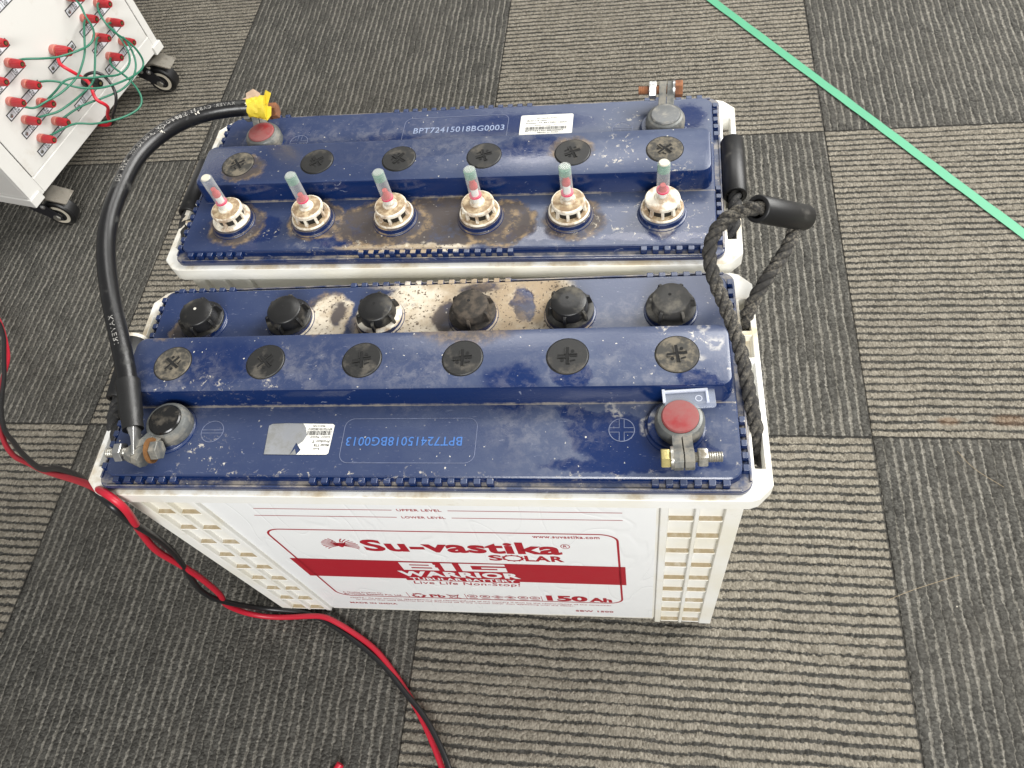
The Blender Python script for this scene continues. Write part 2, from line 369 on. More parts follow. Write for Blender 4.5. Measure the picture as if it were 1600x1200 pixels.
def rope_mesh(mb, P, R, m=0, pitch=5.2):
    P = resample(spline(P, 10), R * .35); P = smooth_pts(P, 8)
    T = [(P[min(i + 1, len(P) - 1)] - P[max(i - 1, 0)]).normalized() for i in range(len(P))]
    u = T[0].orthogonal().normalized(); fr = []
    for i in range(len(P)):
        u = (u - T[i] * u.dot(T[i])).normalized(); fr.append((u.copy(), T[i].cross(u)))
    for k in range(3):
        c = []
        for i, p in enumerate(P):
            a = i * .35 / pitch * 2 * math.pi + k * 2.094
            j = R * (.53 + .03 * math.sin(i * .7 + k))
            c.append(p + (fr[i][0] * math.cos(a) + fr[i][1] * math.sin(a)) * j)
        mb.tube(c, R * .52, 10, m)
    return P

def tag(o, label=None, cat=None, group=None, kind=None):
    for k, v in (('label', label), ('category', cat), ('group', group), ('kind', kind)):
        if v: o[k] = v
    return o
def empty(name, loc=(0, 0, 0), rotz=0):
    o = bpy.data.objects.new(name, None); COL.objects.link(o); o.location = loc; o.rotation_euler = (0, 0, rotz); o.empty_display_size = .02
    return o

_tc = {}
def glyphs(txt, bold=0, spacing=1.0):
    key = (txt, bold, spacing)
    if key in _tc: return _tc[key]
    c = bpy.data.curves.new('text', 'FONT'); c.body = txt; c.offset = bold; c.space_character = spacing; c.resolution_u = 3; c.fill_mode = 'FRONT'
    o = bpy.data.objects.new('text', c); COL.objects.link(o)
    dg = bpy.context.evaluated_depsgraph_get(); me = bpy.data.meshes.new_from_object(o.evaluated_get(dg))
    V = [v.co.copy() for v in me.vertices]; F = [tuple(p.vertices) for p in me.polygons]
    bpy.data.objects.remove(o); bpy.data.curves.remove(c); bpy.data.meshes.remove(me)
    _tc[key] = (V, F); return V, F
def text(mb, txt, x0, x1, y0, y1, place, bold=0, spacing=1.0, m=0, shear=0):
    """fit txt into the rectangle x0..x1, y0..y1 (mm) and lay it with place(x, y) -> point"""
    V, F = glyphs(txt, bold, spacing)
    if not V: return mb
    ax, bx = min(v.x for v in V), max(v.x for v in V); ay, by = min(v.y for v in V), max(v.y for v in V)
    pts = []
    for v in V:
        fx = (v.x - ax) / (bx - ax); fy = (v.y - ay) / (by - ay)
        pts.append(place(x0 + fx * (x1 - x0) + shear * (y0 + fy * (y1 - y0) - y0), y0 + fy * (y1 - y0)))
    return mb.add(pts, F, m)
def stroke(mb, pts, w, place, m=0, closed=False):
    """flat line of width w (or list of widths) through 2D points"""
    P = [Vector(p) for p in pts]; n = len(P); L = []; R = []
    for i in range(n):
        a = P[(i - 1) % n] if closed else P[max(i - 1, 0)]; b = P[(i + 1) % n] if closed else P[min(i + 1, n - 1)]
        d = (b - a).normalized(); q = Vector((-d.y, d.x)); ww = (w[i] if isinstance(w, list) else w) / 2
        L.append(place(*(P[i] + q * ww))); R.append(place(*(P[i] - q * ww)))
    vs = L + R; fs = [(i, (i + 1) % n, n + (i + 1) % n, n + i) for i in range(n if closed else n - 1)]
    return mb.add(vs, fs, m)
def flat_poly(mb, pts, place, m=0): return mb.add([place(*p) for p in pts], [tuple(range(len(pts)))], m)
def rr_pts(x0, x1, y0, y1, r, seg=8):
    out = []
    for cx, cy, a0 in ((x1 - r, y0 + r, -90), (x1 - r, y1 - r, 0), (x0 + r, y1 - r, 90), (x0 + r, y0 + r, 180)):
        out += [(cx + r * math.cos(math.radians(a0 + 90 * i / seg)), cy + r * math.sin(math.radians(a0 + 90 * i / seg))) for i in range(seg + 1)]
    return out
def circ(cx, cy, r, n=32): return [(cx + r * math.cos(2 * math.pi * i / n), cy + r * math.sin(2 * math.pi * i / n)) for i in range(n)]

# ------------------------------------------------------------------ floor: checkered carpet tiles 0.5 m square
t = NT('carpet'); P = t.pos(); x, y, z = t.sep(P)
fx = t.math('FLOOR', t.math('DIVIDE', x, .5)); fy = t.math('FLOOR', t.math('DIVIDE', y, .5))
par = t.math('ABSOLUTE', t.math('MODULO', t.math('ADD', fx, fy), 2)); dark = t.math('GREATER_THAN', par, .5)
off = t.math('ADD', t.math('MULTIPLY', fx, 3.7), t.math('MULTIPLY', fy, 8.3))
cmb = t.n('ShaderNodeCombineXYZ')          # (along, across, tile)
t.set(cmb.inputs[0], t.mixf(dark, x, y)); t.set(cmb.inputs[1], t.mixf(dark, y, x)); t.set(cmb.inputs[2], off)
lv = cmb.outputs[0]; along, across, _ = t.sep(lv)
wob = t.math('MULTIPLY', t.math('SUBTRACT', t.noise(t.scale(lv, (1, .35, 1)), 26, 3), .5), .0055)
wob2 = t.math('MULTIPLY', t.math('SUBTRACT', t.noise(lv, 250, 4, .7), .5), .0075)
ac = t.math('ADD', across, t.math('ADD', wob, wob2))
ribf = t.math('FRACT', t.math('DIVIDE', ac, .5 / 49))
rid = t.math('FLOOR', t.math('DIVIDE', ac, .5 / 49))
cd_ = t.math('ABSOLUTE', t.math('SUBTRACT', ribf, .5))       # 0 middle of rib, .5 at the groove
brk = t.n('ShaderNodeCombineXYZ'); t.set(brk.inputs[0], along); t.set(brk.inputs[1], t.math('MULTIPLY', rid, .37)); t.set(brk.inputs[2], off)
bk = t.noise(brk.outputs[0], 17, 3, .6)
# light tile: thin dark lines of varying width; dark tile: thin light lines, some stopping short
wl = t.math('MULTIPLY', t.step(bk, .26, .60), .17)
gl = t.step(cd_, t.math('SUBTRACT', .43, wl), t.math('SUBTRACT', .495, wl))
wd = t.math('MULTIPLY', t.step(bk, .34, .58), .17)
gd = t.step(cd_, t.math('SUBTRACT', .445, wd), t.math('SUBTRACT', .545, wd))
vor = t.n('ShaderNodeTexVoronoi'); t.l.new(t.scale(lv, (1, .75, 1)), vor.inputs['Vector']); vor.inputs['Scale'].default_value = 400
loop = vor.outputs['Distance']; lc = t.sep(vor.outputs['Color'])[0]
fib = t.noise(P, 900, 4, .7); blot = t.noise(P, 5, 4, .6); mid = t.noise(P, 60, 4)
lightc = t.mix(lc, (.140, .125, .100), (.335, .305, .250)); darkc = t.mix(lc, (.034, .033, .030), (.100, .097, .087))
lightc = t.mix(t.math('MULTIPLY', mid, .5), lightc, (.21, .19, .152))
c_light = t.mix(gl, lightc, darkc)
c_dark = t.mix(gd, t.mix(t.math('MULTIPLY', t.step(fib, .45, .7), .55), darkc, (.115, .111, .100)), t.mix(lc, (.17, .160, .137), (.33, .312, .272)))
col = t.mix(dark, c_light, c_dark)
# open seam between tiles
def edge(v):
    f = t.math('FRACT', t.math('ADD', t.math('DIVIDE', v, .5), t.math('MULTIPLY', t.math('SUBTRACT', t.noise(P, 120, 3), .5), .006)))
    return t.math('SUBTRACT', 1, t.step(t.math('MINIMUM', f, t.math('SUBTRACT', 1, f)), .0005, .0035))
seam = t.math('MAXIMUM', edge(x), edge(y))
col = t.mix(t.math('MULTIPLY', seam, .7), col, (.02, .02, .02))
col = t.mix(t.math('MULTIPLY', t.step(blot, .35, .75), .22), col, (.11, .10, .085))
bl = t.maxall([t.blob(P, 1085, 22, 11, 5, .5), t.blob(P, 1150, 24, 18, 7, .6), t.blob(P, 775, -420, 9, 6, .6)])
col = t.mix(t.math('MULTIPLY', bl, .45), col, (.17, .09, .045))
col = t.mix(t.specks(P, 55, .075, .10), col, (.5, .46, .38))
t.set(t.b.inputs['Base Color'], col); t.b.inputs['Roughness'].default_value = .95; t.b.inputs['Specular IOR Level'].default_value = .12
rib = t.math('SUBTRACT', 1, t.math('POWER', t.math('MULTIPLY', cd_, 2), 3))
h = t.math('ADD', t.math('MULTIPLY', rib, 1.0), t.math('ADD', t.math('MULTIPLY', t.math('SUBTRACT', .5, loop), .95), t.math('MULTIPLY', fib, .5)))
h = t.math('SUBTRACT', h, t.math('MULTIPLY', seam, 1.6))
t.bump(h, .9, .0032)
M['carpet'] = t.m
mb = MB(); mb.box(-3500, 4500, -3500, 4500, -8, 0); tag(mb.build('floor', 'carpet', smooth=0), kind='structure')

# ------------------------------------------------------------------ battery
H = 350
def case(parent):
    mb = MB()
    mb.box(-228, 228, -85, 85, 3, 334)                                     # core
    for sy in (-1, 1):
        def b(x0, x1, d0, d1, z0, z1):       # d measured inwards from the long face
            a, c = sy * (89.5 - d0), sy * (89.5 - d1); mb.box(x0, x1, min(a, c), max(a, c), z0, z1)
        for sx in (-1, 1):
            def bb(x0, x1, d0, d1, z0, z1): b(min(sx * x0, sx * x1), max(sx * x0, sx * x1), d0, d1, z0, z1)
            bb(223, 235, 0, 8.6, 2, 333); bb(202.3, 205.7, 0, 8.6, 2, 333); bb(178, 184, 0, 8.6, 2, 333)
            for k in range(9):
                z = 296 - 36 * k
                bb(184, 202.3, .4, 8.6, z - 2.6, z); bb(205.7, 223, .4, 8.6, z - 2.6, z)
        b(-178, 178, 3.4, 8.6, 6, 328)
        b(-235, 235, -.5, 8.6, 328.5, 337)
        b(-177, 177, 3.4, 8.6, 1, 6)
    for sx in (-1, 1):
        a, c = sx * 228, sx * 235; mb.box(min(a, c), max(a, c), -80.5, 80.5, 2, 333.4)
    # flange: chamfered plate with open pockets along both ends
    z0, z1 = 335.6, H
    Q = [(236, -95.5), (242, -93.5), (251.5, -84), (251.5, 84), (242, 93.5), (236, 95.5)]
    Q = Q + [(-a, b_) for a, b_ in reversed(Q)]
    pl = MB(); pl.loft([[(a * K, b_ * K, z * K) for a, b_ in Q] for z in (z0, z1)])
    ct = MB()
    for sx in (-1, 1):
        a, c = sorted((sx * 240.2, sx * 247.2))
        for v0, v1, zz in ((-71.5, -40, 320), (-35.5, 12, 341), (17, 36, 343), (40.5, 69, 320)): ct.box(a, c, v0, v1, zz, 360)
    op = pl.build('p', 'case', None, smooth=0); oc = ct.build('c', 'case', None, smooth=0)
    bo = op.modifiers.new('b', 'BOOLEAN'); bo.operation = 'DIFFERENCE'; bo.object = oc; bo.solver = 'EXACT'
    me = bpy.data.meshes.new_from_object(op.evaluated_get(bpy.context.evaluated_depsgraph_get()))
    mb.add([v.co for v in me.vertices], [tuple(p.vertices) for p in me.polygons])
    for x in (op, oc): bpy.data.objects.remove(x)
    return mb.build('case', 'case', parent, bevel=1.1)

def lid(parent, mat):
    mb = MB()
    mb.rrect(-237.5, 237.5, -91.5, 91.5, 9, [(H + .3, .6), (H + 1.2, 0), (H + 4.6, 0), (H + 5.6, .8)])
    # outer lip
    for (x0, x1, y0, y1) in ((-230, 230, -91.1, -89.3), (-230, 230, 89.3, 91.1), (-237.1, -235.3, -84, 84), (235.3, 237.1, -84, 84)):
        mb.box(x0, x1, y0, y1, H + 5, H + 6.9)
    mb.rrect(-230.5, 230.5, -84.5, 84.5, 9, [(H + 5, -1.2), (H + 9, -.8), (H + 11.2, -.2), (H + 12, .8)])
    # ridge along the middle
    mb.rrect(-228.5, 228.5, -26.8, 26.8, 10, [(H + 11.5, 0), (H + 30, 1.6), (H + 31.4, 2.4), (H + 32, 3.8)])
    # blocks in the groove round the edge
    def blk(u, v, du, dv): mb.box(u - du, u + du, v - dv, v + dv, H + 5, H + 11.4)
    for sy in (-1, 1):
        for k in range(6):
            for sx in (-1, 1): blk(sx * (220 - 9.2 * k), sy * 87, 2.5, 2.2)
        for k in range(-7, 8): blk(k * 9.2 - 2, sy * 87, 2.5, 2.2)
    for sx in (-1, 1):
        for k in range(5): blk(sx * 233.2, -76 + 9 * k, 2.1, 2.4)
        for k in range(7): blk(sx * 233.2, 78 - 9 * k, 2.1, 2.4)
    # necks under caps and terminals
    for k in range(6): mb.lathe(-188 + 75.3 * k, 51.5, [(20.2, H + 11.5), (19.8, H + 12.8), (18.2, H + 13.6), (18.2, H + 17.5)])
    for u in (-188, 188): mb.lathe(u, -46.5, [(21, H + 11.5), (20.5, H + 13), (19, H + 14), (18.6, H + 17)])
    return mb.build('lid', mat, parent, bevel=.7)

def vent_plug(u, ang, parent, mat):
    mb = MB(); z = H + 32
    mb.lathe(u, 0, [(15.4, z - 1), (15.4, z + .1)], 40, 1)
    mb.lathe(u, 0, [(14.7, z - .5), (14.7, z + .3), (14.1, z + .8), (0.5, z + .9)], 40)
    o = mb.build('vent_plug', [mat, 'black_hole'], parent)
    s = MB(); ca, sa = math.cos(ang), math.sin(ang)
    pl = lambda x, y: ((u + x * ca - y * sa) * K, (x * sa + y * ca) * K, (z + 1.15) * K)
    flat_poly(s, [(-7, -1), (7, -1), (7, 1), (-7, 1)], pl); 
    pl2 = lambda x, y: ((u + x * ca - y * sa) * K, (x * sa + y * ca) * K, (z + 1.25) * K)
    flat_poly(s, [(-1, -7), (1, -7), (1, 7), (-1, 7)], pl2)
    flat_poly(s, circ(3.6, 3.8, 1.3, 12), pl); flat_poly(s, circ(-3.6, -3.8, 1.3, 12), pl)
    flat_poly(s, [(2, -5), (6, -4), (5.5, -3), (1.8, -3.8)], pl) 
    s.build('slot', 'black_hole', o, smooth=0)
    r = MB(); plr = lambda x, y: ((u + x * ca - y * sa), (x * sa + y * ca))
    for (a, b_, c, d) in ((1.2, 1.2, 7, 1.9), (-7, -1.9, -1.2, -1.2), (-1.9, 1.2, -1.2, 7), (1.2, -7, 1.9, -1.2)):
        q = [plr(*p) for p in ((a, b_), (c, b_), (c, d), (a, d))]
        r.loft([[(px * K, py * K, zz * K) for px, py in q] for zz in (z + .7, z + 1.7)])
    r.build('slot_rim', mat, o)
    return o

def screw_cap(u, ang, parent, mat, flange=None, hole='black_hole'):
    mb = MB(); z = H + 15; v = 52.0
    fm = 1 if flange else 0
    mb.lathe(u, v, [(17.8, z), (18.5, z + .6), (18.5, z + 2.4), (17.8, z + 3.0), (14.5, z + 3.6)], 48, fm)
    mb.lathe(u, v, [(14.9, z + 3.0), (14.4, z + 4), (13.9, z + 11.6), (13.6, z + 12.6), (12.9, z + 13.2), (6, z + 13.7), (.4, z + 13.85)], 48)
    for k in range(6):
        a = ang + k * math.pi / 3; R = Matrix.Translation((u * K, v * K, 0)) @ Matrix.Rotation(a, 4, 'Z')
        prof = [(12.0, z + 2.6), (18.0, z + 2.6), (17.6, z + 6), (16.6, z + 10.2), (15.4, z + 11.6), (12, z + 11.8)]
        mb.loft([[(px * K, w * K, pz * K) for px, pz in prof] for w in (-1.15, 1.15)], 0, mat=R)
    o = mb.build('screw_cap', [mat, flange or mat], parent, bevel=.35, smooth=40)
    s = MB(); s.lathe(u - 1.0, v + 2.4, [(1.2, z + 13.2), (1.2, z + 13.95)], 14); s.build('vent_hole', hole, o)
    return o

def float_indicator(u, parent, h_red, green, dirty, lean=(0, 0), white_top=False, k_=0):
    """seen in a battery turned half round; bayonet cap with a clear gauge tube"""
    mb = MB(); z = H + 16; v = 50.5
    mb.lathe(u, v, [(16.4, z - .6), (17.2, z), (17.2, z + 2.3), (16.5, z + 3)], 48, 0)
    mb.lathe(u, v, [(12.3, z + 2.8), (12.3, z + 10)], 32, 1)
    mb.lathe(u, v, [(13.4, z + 9.4), (14.0, z + 9.8), (14.0, z + 12.2), (13.4, z + 13), (6, z + 13.2)], 48, 0)
    mb.lathe(u, v, [(6.6, z + 13), (6.2, z + 14.6), (5.4, z + 15)], 32, 0)
    for k in range(9):
        a = .2 + k * math.pi / 4.5; R = Matrix.Translation((u * K, v * K, 0)) @ Matrix.Rotation(a, 4, 'Z')
        mb.loft([[(px * K, w * K, pz * K) for px, pz in ((11, z + 2.5), (15.0, z + 2.5), (13.6, z + 10), (11, z + 10))] for w in (-1.25, 1.25)], 0, mat=R)
    o = mb.build('float_indicator', ['ind_plastic', 'dark_window'], parent, bevel=.3)
    d = MB(); d.lathe(u, v, [(12.6, z + 12.95), (12.4, z + 13.35), (6.5, z + 13.5)], 40); 
    if not white_top: d.build('dust_film', 'ind_dirty', o)
    d = MB(); d.lathe(u, v, [(16.0, z + 2.95), (15.7, z + 3.3), (11.8, z + 3.5)], 40, closed=False); d.build('grit_ring', 'ind_dirty' if k_ != 5 else 'ind_plastic', o)
    Lt = 36; base = Vector((u * K, v * K, (z + 13) * K)); ax = Vector((lean[0], lean[1], 1)).normalized()
    T = MB(); T.tube([base + ax * (i * Lt * K / 8) for i in range(9)] + [base + ax * ((Lt + .8) * K)], [5 * K] * 9 + [4.2 * K], 28)
    T.build('gauge_tube', 'clear', o)
    if green: 
        g = MB(); g.tube([base + ax * ((Lt - 7) * K), base + ax * ((Lt - 1.2) * K)], 4.85 * K, 28); g.build('tube_collar', 'clear_green', o)
    c = MB(); c.tube([base + ax * ((Lt + .4) * K), base + ax * ((Lt + 1.5) * K)], [4.1 * K, 3.6 * K], 28); c.build('tube_tip', 'clear_dirty' if dirty else 'clear', o)
    f = MB(); f.tube([base + ax * (2 * K), base + ax * ((h_red) * K)], 3.1 * K, 18); f.build('float_stem', 'float_white', o)
    f = MB(); f.tube([base + ax * (h_red * K), base + ax * ((h_red + 3) * K), base + ax * ((h_red + 5) * K), base + ax * ((h_red + 8) * K)], [3.6 * K, 3.6 * K, 2.4 * K, 2.2 * K], 18); f.build('float', 'float_red', o)
    r = MB(); r.tube([base + ax * (8 * K), base + ax * (8.9 * K)], 5.12 * K, 28); r.build('level_ring', 'magenta', o)
    return o

def bolt_set(parent, center, axis, head, nut, tip, head_m, nut_m, thread_m, washer_m, r=6.3, wr=7.6):
    """hex bolt along axis; offsets in mm from center"""
    ax = Vector(axis).normalized(); q = ax.to_track_quat('Z', 'Y').to_matrix().to_4x4(); c = Vector(center) * K
    T = Matrix.Translation(c) @ q
    b = MB(); b.hexa(0, 0, r, head[0], head[1], 0, T)
    pr = []; z = head[1]
    lo, hi = min(head[1], tip), max(head[1], tip); n = int((hi - lo) / .75)
    for i in range(n + 1): pr.append((3.6 if i % 2 else 3.15, lo + (hi - lo) * i / n))
    b.lathe(0, 0, pr, 20, 1, T); b.build('bolt', [head_m, thread_m], parent)
    n_ = MB(); n_.hexa(0, 0, r, nut[0], nut[1], 0, T); n_.build('nut', nut_m, parent)
    w = MB(); w.lathe(0, 0, [(wr, head[1] + .1), (wr, head[1] + 1.9)], 28, 0, T); w.build('washer', washer_m, parent)

def terminal(u, parent, cap_m, direction, lead='lead', tall=0):
    """lead clamp round the post; direction = where the jaw points (degrees)"""
    z = H + 15; v = -46.5; o = empty('terminal'); o.parent = parent; o.location = (u * K, v * K, 0)
    a = MB(); a.lathe(0, 0, [(16.4, z), (16.8, z + 1), (16.5, z + 5.5), (16.9, z + 6), (16.4, z + 9), (14.8, z + 11.6), (12.8, z + 12.4), (12.2, z + 12)], 44)
    R = Matrix.Rotation(math.radians(direction), 4, 'Z')
    for w0, w1 in ((-6.6, -.35), (.35, 6.6)):           # two jaws, rounded ends
        prof = [(13, z + 3), (27, z + 4.5), (35, z + 6.5), (38.5, z + 10.5), (38.5, z + 15), (36, z + 18.5), (31.5, z + 19.4), (27, z + 18), (24, z + 15), (13, z + 11.5)]
        a.loft([[(px * K, w * K, pz * K) for px, pz in prof] for w in (w0, w1)], 0, mat=R)
    a.build('clamp', lead, o, bevel=.8, bseg=3)
    c = MB(); c.lathe(0, 0, [(12.5, z + 10), (12.4, z + 13.0 + tall), (11.6, z + 13.9 + tall), (8, z + 14.4 + tall), (.3, z + 14.6 + tall)], 44); c.build('post_cover', cap_m, o)
    return o

def rope_handle(parent, pts, R, g0, g1, gr, rope_m='rope', pvc=False, pvc_at=0, gm='rubber', inner=None):
    mb = MB(); rope_mesh(mb, [Vector(p) * K for p in pts], R * K)
    o = mb.build('rope_handle', rope_m, parent, smooth=60)
    a, b = Vector(g0) * K, Vector(g1) * K; ax = (b - a).normalized(); L = (b - a).length
    q = Matrix.Translation(a) @ ax.to_track_quat('Z', 'Y').to_matrix().to_4x4(); l = L / K
    g = MB(); g.lathe(0, 0, [(gr - 3.2, 4), (gr - 3.0, 0.2), (gr - 2.6, 0), (gr - .6, 0), (gr, .7), (gr + .1, l * .5), (gr, l - .7), (gr - .6, l), (gr - 2.6, l), (gr - 3.0, l - .2), (gr - 3.2, l - 4)], 36, 0, q, closed=False)
    g.lathe(0, 0, [(gr - 3.2, 4), (gr - 3.2, l - 4)], 36, 1, q, closed=False)
    g.build('grip', [gm, inner or 'black_hole'], o, smooth=50)
    if pvc:
        s = MB(); e = l if pvc_at else 0; d = 1 if pvc_at else -1
        s.lathe(0, 0, [(gr - 1.2, e - d * 4), (gr - 1.2, e + d * 3.2), (gr - 2.2, e + d * 4), (1, e + d * 4.1)], 32, 0, q); s.build('pipe_end', 'pvc', o, smooth=50)
    return o

LIDZ = (H + 12.25) * K
def place_lid(x, y, dz=0): return (x * K, y * K, LIDZ + dz * K)
def place_lid_flip(x, y): return (-x * K, -y * K, LIDZ)
def lid_marks(parent, serial, ink):
    # + and - recessed outline discs
    for u, sign in ((-153, '-'), (152, '+')):
        o = MB(); stroke(o, circ(u, -48.5, 8.8), .55, place_lid, closed=True)
        if sign == '-':
            for dy in (-1.3, 1.3): stroke(o, [(u - 8.5, -48.5 + dy), (u + 8.5, -48.5 + dy)], .45, place_lid)
        else:
            for p in ([(u - 1.7, -40), (u - 1.7, -46.8), (u - 8.6, -46.8)], [(u + 1.7, -40), (u + 1.7, -46.8), (u + 8.6, -46.8)], [(u - 1.7, -57), (u - 1.7, -50.2), (u - 8.6, -50.2)], [(u + 1.7, -57), (u + 1.7, -50.2), (u + 8.6, -50.2)]): stroke(o, p, .45, place_lid)
        o.build('polarity_mark', 'scribe', parent, smooth=0)
    o = MB(); stroke(o, rr_pts(-49, 50, -74, -38.5, 7), .45, place_lid, closed=True)
    o.build('serial_frame', 'scribe', parent, smooth=0)
    s = MB(); text(s, serial, -40, 46, 53.4, 60.6, place_lid_flip, .006, 1.05); s.build('serial_print', ink, parent, smooth=0)

def sticker(parent, torn, code):
    # lies upside down in the lid's own frame (readable from the far side)
    z = H + 12.2; o = MB()
    if torn:
        pl = lambda x, y: (x * K, y * K, (z + .30) * K)
        flat_poly(o, [(-107, -67.5), (-108.5, -44), (-106, -42.5), (-95, -42), (-82, -42.3), (-79, -46), (-77, -52), (-79, -57), (-82.5, -60), (-84, -58), (-87, -67.8)], pl, 1)
        flat_poly(o, [(-87, -67.8), (-82, -67.8), (-84, -63)], lambda x, y: (x * K, y * K, (z + .2) * K), 1)
        flat_poly(o, [(-82.3, -42.3), (-58.5, -42.8), (-57, -44), (-57.6, -66.6), (-59, -67.8), (-82, -67.8), (-79.3, -64), (-82.5, -60), (-79, -57), (-77, -52), (-79, -46)], pl, 0)
        st = o.build('rating_sticker', ['sticker', 'sticker_foil'], parent, smooth=0)
        X0, X1 = 58.5, 77.5
    else:
        flat_poly(o, rr_pts(-108.5, -60.5, -71, -45, 1.8), lambda x, y: (x * K, y * K, (z + .3) * K), 0)
        st = o.build('rating_sticker', ['sticker', 'sticker_foil'], parent, smooth=0)
        X0, X1 = 66, 104
    p = MB(); pf = lambda x, y: (-x * K, -y * K + (0 if torn else .0) * K, (z + .5) * K)
    Y = 0 if torn else 3.2
    def line(s, a, b, y, h): 
        text(p, s, X0 + a, X0 + b, y, y + h, pf, .0)
    X = lambda f: X0 + (X1 - X0) * f
    yy = 65.5 + Y
    rows = [('Su-vastika Solar', .25, .75, 1.5), ('Model: TTB 150AH', .02, .5, 1.9), ('Product : TT BATTERY 150AH', .0, .98, 1.9), ('Color: Rated Voltage 12V', .0, .75, 1.3)]
    if torn: rows = [('S-vA', .35, .6, 1.5), ('Model TTB', .0, .6, 1.9), ('Produc: T', .0, .7, 1.9), ('Color: Rated', .0, .8, 1.3)]
    for s, a, b, h in rows:
        yy -= 3.1; text(p, s, X(a), X(b), yy, yy + h, pf, .012) if False else text(p, s, X(a), X(b), yy, yy + h, lambda x, y: pf(x, y), .012)
    x = X(0); yb = yy - 4.6; random.seed(3)
    while x < X(.97):
        w = random.choice((.3, .45, .7)); flat_poly(p, [(x, yb), (x + w, yb), (x + w, yb + 3.6), (x, yb + 3.6)], pf); x += w + random.choice((.3, .4, .6))
    text(p, code, X(0), X(.9 if not torn else .95), yb - 2.2, yb - .6, pf, .012); text(p, 'Made in India', X(.3), X(.8), yb - 4.4, yb - 3.2, pf, .012)
    p.build('sticker_print', 'ink_black', st, smooth=0)
    return st

